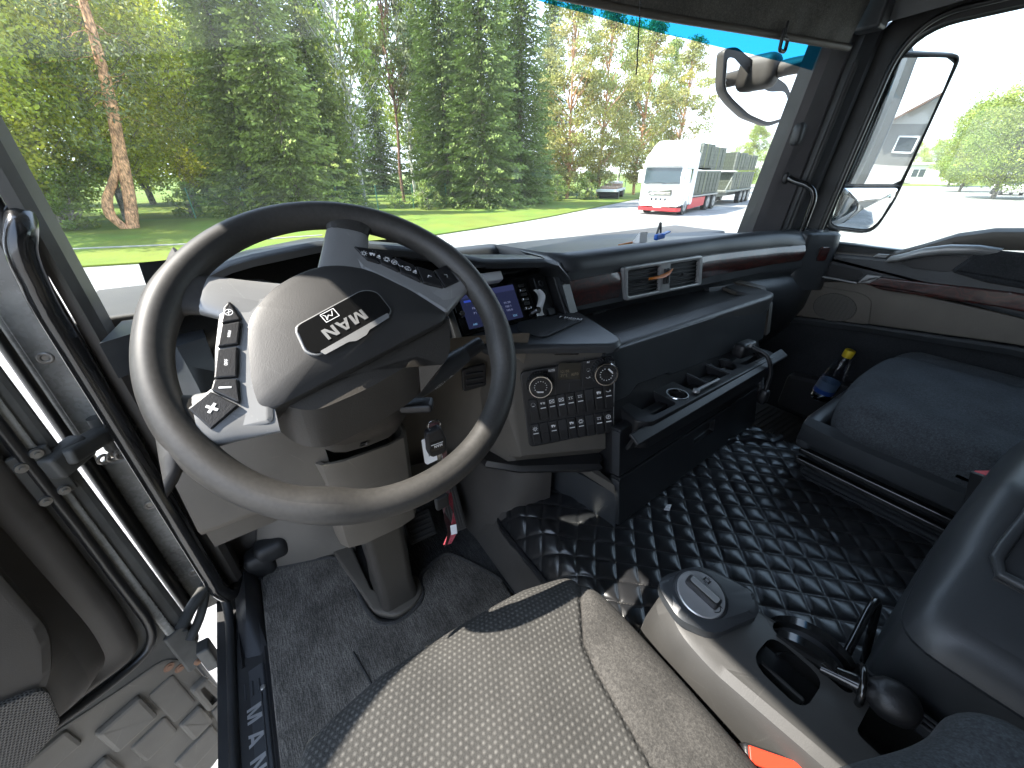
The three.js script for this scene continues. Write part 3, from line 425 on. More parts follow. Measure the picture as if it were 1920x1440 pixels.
// ---------- centre stack with climate controls ----------
const SM = basis([.44, -.36, -.64], [.84664, 0, .53217], [-.0633 * -1, .993, -.1008]);   // v runs up the face
{
  const sv = (u, v) => [u, -v];
  const body = part(dash, 'stack_body', loft([[-.328, .022], [-.36, .004], [-.50, -.004], [-.612, -.012], [-.622, -.004], [-.64, .01]].map(([y, off]) => { const dy = -(y + .36) * .12; return [[.395, y, -.735 + dy], [.418 - off * .3, y, -.662 + dy], [.436, y, -.642 - off + dy], [.618 + dy * .3, y, -.528 - off + dy * .4], [.632, y, -.535 - off], [.66, y, -.64], [.66, y, -.76]]; })), M.taupe, { crease: .6 });
  part(dash, 'stack_skirt', loft([[-.64, 0], [-.655, .006], [-.668, -.006]].map(([y, o]) => [[.36, y, -.76], [.372 - o, y, -.66], [.43, y, -.598 + o], [.60 + o, y, -.492 + o], [.625, y, -.505], [.64, y, -.70]])), M.black, { crease: .6 });
  // flat top with rubber mesh pad
  part(dash, 'stack_top', loft([[-.345, 0], [-.333, .003], [-.326, -.004], [-.324, -.014]].map(([y, o]) => roundPoly([[.372 - o, -.755], [.378 - o, -.640], [.432, -.622 + o], [.615 + o, -.502 + o], [.648 + o * .5, -.52], [.690, -.70], [.675, -.755]], .02).map(p => [p[0], y, p[1]]))), M.slate, { crease: .8 });
  const b = M.slateSmooth, lid = part(dash, 'lid_button', obox(SM, .086, .142, .006, .030, .010, .0185, .004), M.gloss);
  // black panel
  const panel = part(dash, 'climate_panel', prism(roundPoly([[.012, -.034], [.222, .002], [.236, -.187], [.036, -.228]], .014), .010, at(SM, 0, 0, .004), .003), M.black);
  const N = .0142;
  for (const [u, v] of [[.057, -.060], [.200, -.033]]) {
    const K = at(SM, u, v, .013);
    const k = part(panel, 'knob', turnedOn(K, [[0, .024], [.0235, .024], [.0255, .022], [.026, .017], [.0285, .010], [.029, 0]], 36), M.black);
    part(k, 'ring', turnedOn(K, [[.0225, .0235], [.0235, .0262], [.0255, .0262], [.0265, .0225], [.0258, .021]], 36), M.chrome);
    const sk = []; for (let i = 0; i < 30; i++) { const a = i / 30 * 6.283; sk.push(box(-.0012, .0012, .0270, .0300, .001, .013, .0006).rotateZ(a).applyMatrix4(K)); } part(k, 'knurl', sk, M.slateSmooth);
    print(k, 'print', iconGeo(15, .036), at(K, 0, 0, .0246, u > .1 ? 2.4 : 0));
  }
  const lcd = part(panel, 'display', obox(SM, .098, .148, -.052, -.012, .0135, .0155, .001), std(C(.030, .028, .022), .2));
  print(lcd, 'print', printGeo(116, 232, 130, 46, .044, .020), at(SM, .123, -.036, .0158, .11), printLcd);
  part(panel, 'seam', [obox(SM, .0925, .0940, -.090, -.010, .0136, .0146, .0003), obox(SM, .1535, .155, -.082, .0, .0136, .0146, .0003), obox(SM, .124, .1252, -.082, -.062, .0136, .0146, .0003)], M.slateSmooth);
  print(panel, 'print', iconGeo(6, .016), at(SM, .083, -.030, N, .15)); print(panel, 'print', iconGeo(7, .010), at(SM, .164, -.012, N, .15)); print(panel, 'print', iconGeo(15, .010), at(SM, .165, -.030, N, .15)); print(panel, 'print', iconGeo(8, .011), at(SM, .166, -.048, N, .15));
  // two rows of rocker switches, each a piece of its own
  const rows = [{ a: [.030, -.1015], b: [.222, -.066], n: 9, ic: [15, 1, 2, 2, 4, 4, -1, 3, 8] }, { a: [.036, -.164], b: [.228, -.132], n: 9, ic: [0, -1, 3, -1, 3, 5, -1, 4, 9] }];
  const swG = box(-.0098, .0098, -.056, 0, 0, .0045, .0016), dipG = box(-.0085, .0085, -.053, -.027, .0042, .0052, .0005), barG = box(-.0062, .0062, -.0262, -.0240, .0043, .0052, .0004), rot = Math.atan2(.036, .192);
  for (const r of rows) for (let i = 0; i < r.n; i++) {
    const t = (i + .5) / r.n, K = at(SM, mix(r.a[0], r.b[0], t), mix(r.a[1], r.b[1], t), .013, rot), s = part(panel, 'switch', swG.clone().applyMatrix4(K), i % 3 ? M.black : M.blackMatte);
    part(s, 'rocker', dipG.clone().applyMatrix4(K), M.black);
    if (r.ic[i] >= 0) { if (!(r === rows[0] && i === 0)) part(s, 'light_bar', barG.clone().applyMatrix4(K), M.print); print(s, 'print', iconGeo(r.ic[i], .0125), at(K, 0, -.0125, .0049)); }
  }
  const frame = []; // silver edge line on the right of the panel
  part(panel, 'edge_line', rod([at(SM, .2225, -.010, .013), at(SM, .2365, -.182, .013), at(SM, .20, -.195, .013)].map(m => V().setFromMatrixPosition(m).toArray()), .0009, { bend: .008, n: 6 }), M.silver);
}
{ // mesh pad lying on the stack
  const t = thing('mesh_pad', 'black rubber mesh pad with white print on the dash shelf', 'anti-slip pad', [.57, -.323, -.665]);
  part(t, 'pad', plan(roundPoly([[.508, -.728], [.672, -.705], [.652, -.648], [.610, -.640], [.500, -.612], [.476, -.680]], .02), -.3238, -.3195, .0012), std(C(.022, .024, .027), .55, { map: T.meshC, bumpMap: T.mesh, bumpScale: .001 }));
  print(t, 'print', printGeo(4, 146, 160, 66, .062, .026), basis([.632, -.3192, -.672], [-.62, 0, -.9], [.9, 0, -.62]));
}
// ---------- centre shelf, flap, drawers ----------
{
  const shelf = part(dash, 'shelf', loft([[.60, 0], [.66, 0], [1.0, .001], [1.36, .003], [1.40, -.002], [1.43, -.012]].map(([x, o]) => [[x, -.410, -.545 + o], [x, -.366, -.542 + o], [x, -.358, -.546 + o], [x, -.354, -.556 + o], [x, -.353, -.590 + o], [x, -.355, -.604 + o], [x, -.362, -.612 + o], [x, -.398, -.620 + o], [x, -.410, -.620 + o]])), M.shelf, { crease: .9 });  // lighter rim colour stands in for edge highlights; black floor deepens the recess
  part(shelf, 'shelf_end', plan(roundPoly([[.622, -.758], [.600, -.545], [.685, -.548, .03], [.715, -.62, .03], [.700, -.758]], .012, 5), -.41, -.3535, .006, [], 3), M.shelf);
  part(shelf, 'shelf_end', plan(roundPoly([[1.395, -.74], [1.335, -.625, .04], [1.345, -.560], [1.405, -.550, .03], [1.455, -.60, .05], [1.46, -.74]], .012, 6), -.41, -.3535, .006, [], 3), M.shelf);
  part(shelf, 'shelf_floor', box(.66, 1.44, -.412, -.3975, -.76, -.58, .003), M.black);
  part(shelf, 'inner_end', loft([[-.400, 0], [-.356, .014]].map(([y, o]) => [[1.368 + o, y, -.738], [1.322 + o, y, -.635], [1.36, y, -.625], [1.42, y, -.738]])), M.taupe);
  part(shelf, 'back_ledge', box(.69, 1.44, -.41, -.366, -.785, -.748, .004), M.slate);
  for (const x of [.80, 1.28]) part(shelf, 'latch', box(x, x + .05, -.3665, -.3615, -.770, -.754, .002), M.blackMatte);
  part(dash, 'shelf_side', loft([[1.435, -.345, -.70], [1.452, -.352, -.61], [1.446, -.40, -.565], [1.42, -.49, -.535]].map(([x, y, z], i) => [[x + .012, y + .004, z + .004], [x + .012, y - .002, z - .02], [x - .012, y - .006, z - .02], [x - .012, y, z + .006]])), M.taupe, { crease: .8 });
  const FM = basis([.607, -.356, -.542], [1, 0, -.028], [0, .985, -.17]);
  part(dash, 'flap', prism(roundPoly([[0, 0], [.785, -.012], [.782, -.148], [.26, -.128, .002], [.245, -.118, .002], [.118, -.110, .002], [.085, -.132], [.012, -.138]], .012), .014, at(FM, 0, 0, -.002), .004), M.slate);
  part(dash, 'carcass', loft([[-.365, -.565], [-.55, -.475], [-.79, -.436]].map(([y, z]) => [[.636 - (y + .365) * -.05, y, z], [1.36, y, z - .03], [1.37, y, -.80], [.655, y, -.80], [.650, y, -.62]])), M.black);
  const DM = basis([.600, -.800, -.404], [.998, 0, -.058], [0, .98, -.155]);
  const dr = (v0, v1, lab) => { const d = part(dash, 'drawer', cut(prism(roundPoly([[0, v0], [.752, v0], [.735, v1], [.004, v1]], .006), .03, at(DM, 0, 0, -.03), .004), obox(DM, .335, .45, v1 - .052, v1 - .012, -.016, .02, .004)), M.black, { label: lab }); part(d, 'handle_pocket', obox(DM, .335, .45, v1 - .054, v1 - .010, -.026, -.019, .002), M.blackMatte); part(d, 'edge_strip', obox(DM, -.0005, .0045, v0 + .004, v1 - .004, -.02, .0012, .0015), M.slateSmooth); };
  dr(.018, .158, 'lower closed drawer'); dr(.164, .290, 'upper closed drawer');
  part(dash, 'drawer_side', loft([[-.80, 0], [-.692, .010]].map(([y, o]) => [[.594 + o * .5, y, -.408 - o * 2.2], [.572, y, -.55], [.515, y, -.70], [.52, y, -.75], [.61, y, -.72], [.61, y, -.44]])), M.slate);
  part(dash, 'drawer_side', loft([[-.686, 0], [-.664, .004]].map(([y, o]) => [[.592 + o * .5, y, -.426 - o * 2.2], [.575, y, -.55], [.515, y, -.70], [.52, y, -.75], [.60, y, -.72], [.60, y, -.46]])), M.taupe);
  // pulled out tray with cup holder, ashtray and slots
  const tray = part(dash, 'cup_drawer', cut(plan(roundPoly([[.668, -.55], [.640, -.440], [.665, -.418], [1.285, -.434], [1.30, -.46], [1.30, -.56]], .012), -.545, -.468, .004),
    box(.690, .785, -.535, -.40, -.535, -.434, .012), box(.872, .935, -.53, -.40, -.535, -.450, .006), box(.943, 1.035, -.525, -.40, -.535, -.450, .006), box(1.130, 1.275, -.53, -.40, -.535, -.452, .012), cyl([.823, -.52, -.462], [.823, -.4, -.462], .024), cyl([1.085, -.505, -.49], [1.085, -.4, -.49], .034)), M.black);
  part(tray, 'cup_ring', turnedOn(basis([.823, -.468, -.462], [1, 0, 0], [0, 0, -1]), [[.0235, -.004], [.0245, .002], [.027, .002], [.028, 0]], 28), M.chrome);
  part(tray, 'lever', [turnedOn(basis([.868, -.464, -.440], [1, 0, 0], [0, 0, -1]), [[0, .008], [.008, .006], [.0095, 0]], 16), bar([.868, -.460, -.440], [.975, -.461, -.442], .008, .006)], M.silver);
  part(tray, 'divider', [box(.936, .942, -.53, -.464, -.535, -.448, .001), box(1.037, 1.043, -.53, -.464, -.535, -.448, .001)], M.slateSmooth);
  part(tray, 'lighter_socket', [turnedOn(basis([1.085, -.505, -.49], [1, 0, 0], [0, 0, -1]), [[0, .025], [.011, .024], [.012, .008], [.021, .006], [.023, 0]], 24)], M.gloss);
  part(tray, 'tray_insert', [box(.695, .71, -.533, -.50, -.53, -.44, .003), box(.72, .724, -.533, -.495, -.53, -.44, .001), box(.735, .739, -.533, -.495, -.53, -.44, .001)], M.black);
  part(tray, 'front_lip', bar([.604, -.490, -.414], [1.335, -.474, -.437], .030, .010, [0, 1, .6], .004), M.black);
  part(tray, 'front_panel', prism(roundPoly([[0, 0], [.715, .014], [.715, -.030], [0, -.045]], .006), .01, at(basis([.612, -.494, -.412], [.998, 0, -.035], [0, .9, .35]), 0, 0, -.012), .003), M.black);
  tray.position.y -= .030;
}
{ // charger plug with coiled cord lying in the tray
  const t = thing('charger_plug', 'black car charger with coiled cord hanging from the open tray', 'charger', [1.2, -.53, -.49]);
  part(t, 'plug', [rbox(1.155, 1.235, -.500, -.452, -.515, -.475, .015, 10)], M.black); part(t, 'clip', box(1.178, 1.205, -.462, -.448, -.480, -.472, .002), M.silver);
  const p = [[1.19, -.462, -.474], [1.195, -.475, -.43], [1.20, -.52, -.408], [1.196, -.58, -.402]]; part(t, 'strain_relief', rod(p, .006), M.black);
  part(t, 'cord_end', rbox(1.182, 1.210, -.625, -.575, -.416, -.388, .012, 8), M.black);
  const h = []; for (let i = 0; i <= 220; i++) { const k = i / 220, a = k * 30 * 6.283, c = V(mix(1.205, 1.262, k), -.61 + .02 * Math.sin(k * 3) + k * .11 - .03 * Math.sin(k * 3.14), mix(-.41, -.47, k)); h.push([c.x + .008 * Math.cos(a), c.y + .003 * k, c.z + .008 * Math.sin(a)]); }
  part(t, 'coiled_cord', rod(h, .0026, { seg: 700, n: 6 }), M.black);
}
{ // leaf clip in the vent and odds and ends on the dash
  const t = thing('feather', 'orange leaf shaped clip stuck in the dashboard vent', 'ornament', [1.0, -.28, -.70]);
  part(t, 'leaf', loft([...Array(12)].map((_, i) => { const k = i / 11, x = mix(.955, 1.06, k), w = .011 * Math.sin(Math.PI * Math.pow(k, .7)) + .0008, y = -.273 + .016 * k * k, z = -.703 + .01 * Math.sin(k * 3); return [[x, y, z + w], [x, y + .003, z], [x, y, z - w], [x, y - .004, z]]; })), M.orange, { crease: 1.2 });
  const a = thing('paper_scrap', 'small white paper cup standing on the dash top', 'paper', [1.05, -.20, -.83]);
  part(a, 'slip', loft([[1.030, 0], [1.060, .004]].map(([x, o]) => [[x, -.208, -.815 + o], [x + .003, -.166, -.82 + o], [x + .003, -.168, -.824 + o], [x, -.208, -.85 + o]])), M.paper);
  const b = thing('lighter', 'blue plastic lighter lying on the dash top', 'lighter', [1.13, -.19, -.82]);
  part(b, 'body', bar([1.105, -.186, -.815], [1.165, -.186, -.83], .014, .018, [0, 1, 0], .005), M.blue); part(b, 'flap', bar([1.120, -.176, -.80], [1.165, -.172, -.812], .012, .004, [0, 1, 0], .001), M.blue);
  const c = thing('clothes_peg', 'grey spring clip standing beside the blue lighter', 'clip', [1.16, -.19, -.85]);
  part(c, 'jaw', bar([1.152, -.20, -.85], [1.168, -.148, -.852], .006, .005, [1, 0, 0], .001), M.black); part(c, 'jaw', bar([1.180, -.20, -.85], [1.170, -.15, -.852], .006, .005, [1, 0, 0], .001), M.slateSmooth);
  const d = thing('pencil', 'short orange pencil stub lying on the dash top', 'pencil', [1.0, -.20, -.84]);
  part(d, 'shaft', cyl([.965, -.200, -.838], [1.028, -.198, -.842], .0035, .0035, 6), M.orange);
}
// ---------- steering wheel ----------
const WC = [.10, -.207, -.522], WM = basis(WC, [1, 0, 0], [0, .6909, -.7230]);   // u right, v up the wheel, normal towards the driver
const wheel = thing('steering_wheel', 'worn black four spoke steering wheel with grey spokes and buttons', 'steering wheel', WC);
{
  const R = .2150, rings = [];
  for (let i = 0; i <= 260; i++) {
    const a = i / 260 * Math.PI * 2, c = Math.cos(a), s = Math.sin(a);
    const bump = (d, w) => { let q = Math.abs(a * 180 / Math.PI - d); q = Math.min(q, 360 - q); return Math.exp(-q * q / (w * w)); };
    const th = .0192 + .0022 * bump(28, 10) + .0022 * bump(150, 10) + .0030 * bump(244, 9) + .0026 * bump(345, 10), ri = .0022 * (bump(244, 8) + bump(345, 8)), ring = [];
    for (let k = 0; k < 44; k++) { const b = k / 44 * Math.PI * 2, r = R - ri + Math.cos(b) * th * .98, h = Math.sin(b) * th * 1.08; ring.push(V(c * r, s * r, h).applyMatrix4(WM).toArray()); }
    rings.push(ring);
  }
  part(wheel, 'rim', loft(rings, true, false), M.wheelLeather, { crease: 2 });
  // four spokes: leather root at the rim, painted shell at the hub
  const spoke = (p, q, w0, w1, lab) => {                                 // from rim p to hub q in wheel coordinates
    const d = [q[0] - p[0], q[1] - p[1]], L = Math.hypot(...d), n = [-d[1] / L, d[0] / L], sec = (t, w, hTop, hBot) => { const c = [p[0] + d[0] * t, p[1] + d[1] * t], r = []; for (let k = 0; k < 16; k++) { const b = k / 16 * 6.2832, e = .75, cx = Math.sign(Math.cos(b)) * Math.pow(Math.abs(Math.cos(b)), e) * w, cy = Math.sin(b); r.push(V(c[0] + n[0] * cx, c[1] + n[1] * cx, cy > 0 ? cy * hTop : cy * hBot).applyMatrix4(WM).toArray()); } return r; };
    part(wheel, 'spoke_root', loft([sec(-.16, w0 * 2.5, .007, .012), sec(-.04, w0 * 2.1, .0125, .017), sec(.06, w0 * 1.55, .0135, .018), sec(.18, w0 * 1.2, .0115, .018), sec(.40, w0 * 1.05, .008, .016)]), M.wheelLeather, { crease: 1.4 });
    part(wheel, 'spoke_shell', loft([sec(.26, w0 * 1.10, .0095, .016), sec(.34, w0 * 1.14, .0100, .018), sec(.7, mix(w0, w1, .5) * 1.08, .0075, .02), sec(1.25, w1 * 1.1, .003, .022)]), M.silver, { crease: 1.4 });
  };
  spoke([.052, .204], [.020, .118], .026, .034); spoke([-.176, .118], [-.086, .078], .024, .034); spoke([-.212, -.05], [-.135, -.055], .029, .030); spoke([.204, .080], [.120, .050], .024, .040);
  // painted shells that carry the button strips
  part(wheel, 'button_shell', prism(roundPoly([[-.136, .094], [-.080, .090], [-.100, .02], [-.120, -.078], [-.186, -.076], [-.200, -.052], [-.196, -.030], [-.166, -.016], [-.156, .03]], .008), .022, at(WM, 0, 0, -.016), .006), M.silver);
  part(wheel, 'button_shell', prism(roundPoly([[.028, .150], [.040, .112], [.100, .060], [.138, .014], [.176, .040], [.186, .066], [.166, .098], [.140, .092], [.108, .116], [.066, .146]], .008), .022, at(WM, 0, 0, -.016), .006), M.silver);
  // hub pad: curved top face, deep skirt
  const outl = roundPoly([[-.122, .060, .03], [-.088, .096, .03], [-.040, .121, .04], [.006, .129, .04], [.052, .113, .03], [.104, .064, .02], [.142, .016, .012], [.128, .002, .012], [-.118, -.064, .012], [-.136, -.058, .014], [-.137, -.030, .02]], .02, 5);
  const ringAt = (s, dx, dy, n, dome) => outl.map(([x, y]) => { const X = x * s + dx, Y = y * s + dy; return V(X, Y, n + (dome || 0) * (1 - Math.min(1, (X * X + (Y - .03) * (Y - .03)) / .018))).applyMatrix4(WM).toArray(); });
  const pad = part(wheel, 'hub_pad', loft([ringAt(.99, 0, -.002, -.085), ringAt(1.0, 0, 0, -.03), ringAt(1.0, 0, 0, -.004), ringAt(.985, 0, .0005, .0035), ringAt(.95, 0, .001, .0065), ringAt(.85, 0, .004, .0095), ringAt(.7, 0, .008, .0135), ringAt(.5, 0, .014, .0172), ringAt(.3, 0, .022, .0195), ringAt(.04, 0, .03, .0205)]), M.hub, { crease: .55 });
  const skirt = [[-.138, -.040], [-.120, -.064], [.128, .002], [.145, .014], [.120, -.05], [.055, -.086], [-.010, -.104], [-.076, -.114], [-.106, -.098]];
  part(wheel, 'hub_skirt', loft([[1, -.004], [1.0, -.055], [.86, -.085]].map(([s, n]) => roundPoly(skirt, .02, 4).map(([x, y]) => V(x * s, y * s + (n > -.01 ? .012 : 0) * (y < -.06 ? 3.2 : 0), n).applyMatrix4(WM).toArray()))), M.column, { crease: .9 });
  // badge
  const bd = part(wheel, 'badge', prism(roundPoly([[-.069, .030], [.026, .067], [.044, .062], [.055, .026], [-.054, -.013], [-.066, -.006]], .010, 5), .0105, at(WM, 0, 0, .0115), .0015), M.gloss);
  part(bd, 'badge_rim', prism(roundPoly([[-.0705, .031], [.026, .0685], [.0455, .0635], [.0565, .0255], [-.0545, -.0148], [-.0675, -.007]], .010, 5), .0095, at(WM, 0, 0, .0115), .001, [roundPoly([[-.0685, .0295], [.026, .0665], [.0435, .0615], [.0545, .0265], [-.0535, -.0124], [-.0655, -.0055]], .010, 5)]), M.silver);
  const bt = Math.PI + .345, BK = at(WM, -.008, .0245, .0223, bt);
  part(bd, 'letters', word('MAN', .0155, .0008, at(BK, .004, .003, 0), 1.3), M.silver);
  part(bd, 'arc_mark', prism(roundPoly([[-.052, .018], [.052, .018], [.050, .025], [.016, .026], [.008, .030], [-.008, .030], [-.016, .026], [-.050, .025]], .002), .0008, BK, 0), M.silver);
  print(bd, 'lion_mark', printGeo(404, 134, 86, 72, .022, .015), at(BK, .012, -.0175, .0003));
  // buttons
  const bset = (edge1, edge2, ic) => { for (let i = 0; i < ic.length; i++) { const t0 = i / ic.length, t1 = (i + 1) / ic.length, P = (e, t) => { const f = t * (e.length - 1), k = Math.min(e.length - 2, Math.floor(f)), u = f - k; return [mix(e[k][0], e[k + 1][0], u), mix(e[k][1], e[k + 1][1], u)]; }; const a = P(edge1, t0 + .008), b = P(edge1, t1 - .008), c = P(edge2, t1 - .008), d = P(edge2, t0 + .008); const bn = part(wheel, 'button', prism(roundPoly([a, b, c, d], .002), .007, at(WM, 0, 0, .0042), .0018), M.black); const cx = (a[0] + b[0] + c[0] + d[0]) / 4, cy = (a[1] + b[1] + c[1] + d[1]) / 4, rt = Math.atan2(b[1] - a[1], b[0] - a[0]); const K = at(WM, cx, cy, .0114, rt + ic[i][1]); if (ic[i][0] === 'bar') part(bn, 'mark', box(-.006, .006, -.0011, .0011, 0, .0005, .0002).applyMatrix4(K), M.print); else if (ic[i][0] === 'plus') part(bn, 'mark', prism([[-.006, -.0015], [-.0015, -.0015], [-.0015, -.006], [.0015, -.006], [.0015, -.0015], [.006, -.0015], [.006, .0015], [.0015, .0015], [.0015, .006], [-.0015, .006], [-.0015, .0015], [-.006, .0015]], .0005, K, 0), M.print); else for (const [j, q] of (Array.isArray(ic[i][0]) ? ic[i][0] : [ic[i][0]]).entries()) print(bn, 'print', iconGeo(q, .0098), at(K, Array.isArray(ic[i][0]) ? (j - (ic[i][0].length - 1) / 2) * .0115 : 0, 0, 0)); } };
  bset([[-.127, .088], [-.120, .064], [-.124, .048], [-.134, .020], [-.1415, -.010], [-.144, -.034], [-.150, -.055], [-.180, -.068]], [[-.134, .080], [-.139, .064], [-.146, .046], [-.154, .022], [-.163, -.008], [-.165, -.018], [-.172, -.026], [-.194, -.038]], [[9, 1.4], [11, 3.1], [10, 3.1], ['bar', 1.5], ['plus', .3]]);
  bset([[.040, .148], [.072, .139], [.106, .113], [.138, .088], [.170, .097]], [[.052, .124], [.074, .112], [.104, .084], [.142, .055], [.180, .064]], [[[0, 3], 0], [[14, 5, 9], 0], [[8, 12, 14], 0], [13, 2.2], [13, .3]]);
}
// ---------- steering column, stalk ----------
{
  const t = thing('steering_column', 'grey steering column shroud behind the wheel with stalk and lower cover', 'steering column', [.09, -.55, -.72]);
  const S = (n, w, hU, hD, dx = 0, dv = 0) => { const r = []; for (let k = 0; k < 24; k++) { const a = k / 24 * 6.2832, e = .6, c = Math.cos(a), s = Math.sin(a); r.push(V(dx + Math.sign(c) * Math.pow(Math.abs(c), e) * w, dv + Math.sign(s) * Math.pow(Math.abs(s), e) * (s > 0 ? hU : hD), n).applyMatrix4(WM).toArray()); } return r; };
  part(t, 'shroud', loft([S(-.075, .070, .05, .085, -.014, .0), S(-.105, .082, .06, .103, -.012, -.006), S(-.19, .080, .06, .104, -.008, 0), S(-.27, .074, .06, .092, -.004, .015), S(-.33, .055, .05, .06, 0, .02)]), M.column, { crease: .9 });
  part(t, 'screw_hole', turnedOn(basis(V(-.02, -.1105, -.13).applyMatrix4(WM).toArray(), [1, 0, 0], [0, .7, .7]), [[0, -.004], [.005, -.003], [.0065, .001], [.009, 0]], 18), M.black);
  const cover = part(t, 'column_cover', loft([[.006, -.78], [.002, -.66], [.006, -.625], [.018, -.606], [.050, -.598], [.130, -.598], [.162, -.606], [.174, -.625], [.178, -.66], [.174, -.78]].map(([x, z], i, A) => { const cx = .09, cz = -.70, k = .94, xi = cx + (x - cx) * k, zi = cz + (z - cz) * k; return [[x, -.445, z], [cx + (x - cx) * .97, -.67, z - .012], [cx + (xi - cx) * .97, -.67, zi - .012], [xi, -.445, zi]]; })), M.greige, { crease: .6 });
  part(t, 'boot', loft([-.49, -.53].map((y, i) => [[.03, y, -.625], [.15, y, -.625], [.15, y, -.75], [.03, y, -.75]])), M.blackMatte);
  const post = part(t, 'pedal_post', loft([[-.60, -.675, .048, .150], [-.75, -.668, .052, .146], [-.90, -.655, .055, .140], [-.972, -.650, .05, .145]].map(([y, z, a, b]) => roundPoly([[a, z - .12], [a, z], [a + .012, z + .012], [b - .012, z + .012], [b, z], [b, z - .12]], .012, 3).map(p => [p[0], y, p[1]]))), M.column, { crease: .7 });
  // stalk on the right
  const a = V(.150, -.358, -.590), b = V(.338, -.288, -.600), SMx = basis(a.toArray(), b.clone().sub(a).toArray(), [0, .75, .65]);
  const sec = (u, w, h) => { const r = []; for (let k = 0; k < 20; k++) { const q = k / 20 * 6.2832; r.push(V(u, Math.cos(q) * w, Math.sin(q) * h).applyMatrix4(SMx).toArray()); } return r; };
  const st = part(t, 'stalk', loft([sec(0, .015, .015), sec(.03, .019, .018), sec(.06, .0240, .0215), sec(.115, .0240, .0205), sec(.160, .0180, .0160)]), M.slateSmooth, { crease: .8 });
  part(st, 'stalk_knob', loft([sec(.160, .0175, .0135), sec(.165, .0190, .0145), sec(.190, .0180, .014), sec(.198, .015, .012)]), M.black, { crease: .8 });
  print(st, 'print', iconGeo(12, .022), at(SMx, .085, .002, .0215, .2)); print(st, 'print', iconGeo(14, .016), at(SMx, .110, .006, .0210, .2)); print(st, 'print', iconGeo(8, .018), at(SMx, .095, -.015, .0172, .2));
}
{ // ignition key with fob, paper tag and lanyard
  const t = thing('ignition_key', 'truck key with black fob and white tag hanging under the column', 'key', [.18, -.45, -.5]);
  part(t, 'lock_barrel', bar([.128, -.332, -.548], [.192, -.332, -.51], .030, .016, [0, 1, 0], .006), M.black);
  const KM = basis([.182, -.405, -.500], [1, .05, .1], [-.06, 1, .12]);
  const fob = part(t, 'fob', prism(roundPoly([[-.014, .045], [.012, .048], [.019, .02], [.017, -.006], [.009, -.012], [-.010, -.012], [-.016, .0]], .006), .014, KM, .004), M.black);
  part(fob, 'fob_badge', obox(KM, -.010, .012, .004, .024, .0135, .0150, .002), M.gloss); print(fob, 'print', printGeo(262, 150, 134, 60, .021, .012), at(KM, .001, .014, .0153, Math.PI));
  part(t, 'ring', new THREE.TorusGeometry(.010, .0013, 8, 24).applyMatrix4(at(KM, .003, .052, .007)), M.chrome);
  part(t, 'blade', [obox(KM, .000, .008, -.062, -.008, .004, .0075, .001), obox(KM, .0035, .0095, -.056, -.03, .004, .007, .001)], M.chrome);
  const tag = part(t, 'paper_tag', prism(roundPoly([[-.019, .02], [.010, .022], [.012, -.036], [-.016, -.040], [-.020, -.034]], .002), .0008, at(KM, 0, 0, -.003), 0), M.paper); print(tag, 'print', printGeo(4, 226, 90, 40, .026, .013), at(KM, -.004, -.022, -.0018, Math.PI), printDark);
  const l = thing('lanyard', 'dark maroon lanyard strap hanging down to the floor mat', 'lanyard', [.19, -.64, -.5]);
  const strap = (pts, w, m, n) => { const c = new THREE.CatmullRomCurve3(pts.map(p => V(...p))); part(l, n, loft([...Array(24)].map((_, i) => { const k = i / 23, p = c.getPoint(k), a = .4 + 2.4 * k; const dx = Math.cos(a) * w, dz = Math.sin(a) * w; return [[p.x - dx, p.y, p.z - dz], [p.x, p.y, p.z + .0015], [p.x + dx, p.y, p.z + dz], [p.x, p.y, p.z - .0015]]; })), m, { crease: 1 }); };
  const mar = std(C(.075, .03, .032), .8, { map: T.cloth }); strap([[.190, -.37, -.515], [.200, -.42, -.52], [.206, -.48, -.52], [.200, -.53, -.512], [.186, -.57, -.505], [.192, -.61, -.50], [.182, -.645, -.495]], .009, mar, 'strap'); strap([[.182, -.645, -.495], [.20, -.62, -.50], [.208, -.58, -.51], [.203, -.54, -.515]], .008, std(C(.30, .03, .045), .7, { map: T.cloth }), 'strap');
  part(l, 'buckle', box(.172, .198, -.555, -.525, -.512, -.500, .004), M.rubber); part(l, 'label_patch', obox(basis([.198, -.612, -.4935], [1, 0, .3], [.3, 1, 0]), -.006, .006, -.012, .012, 0, .001, 0.0004), M.paper);
}
{ // pedals
  const br = thing('brake_pedal', 'black ribbed brake pedal under the steering column', 'pedal', [.19, -.86, -.76]);
  const PM = basis([.165, -.855, -.745], [1, 0, .05], [0, .75, -.66]); part(br, 'pad', obox(PM, 0, .075, -.03, .045, 0, .012, .006), M.rubber); for (let i = 0; i < 5; i++) part(br, 'rib', obox(PM, .008, .067, -.022 + i * .013, -.017 + i * .013, .0115, .0155, .001), M.rubber); part(br, 'arm', bar([.2, -.83, -.77], [.2, -.62, -.86], .02, .012), M.black);
  const ac2 = thing('accelerator_pedal', 'ribbed grey accelerator pedal beside the engine tunnel', 'pedal', [.33, -.93, -.80]);
  const AM = basis([.285, -.86, -.785], [1, 0, .12], [.06, .8, -.6]); part(ac2, 'pad', obox(AM, 0, .055, -.08, .10, 0, .012, .004), M.greigeDark); for (let i = 0; i < 6; i++) part(ac2, 'rib', obox(AM, .005 + i * .008, .009 + i * .008, -.07, .09, .0115, .0145, .001), M.greigeDark); part(ac2, 'arm', bar([.31, -.90, -.80], [.32, -.965, -.82], .02, .02), M.black);
}
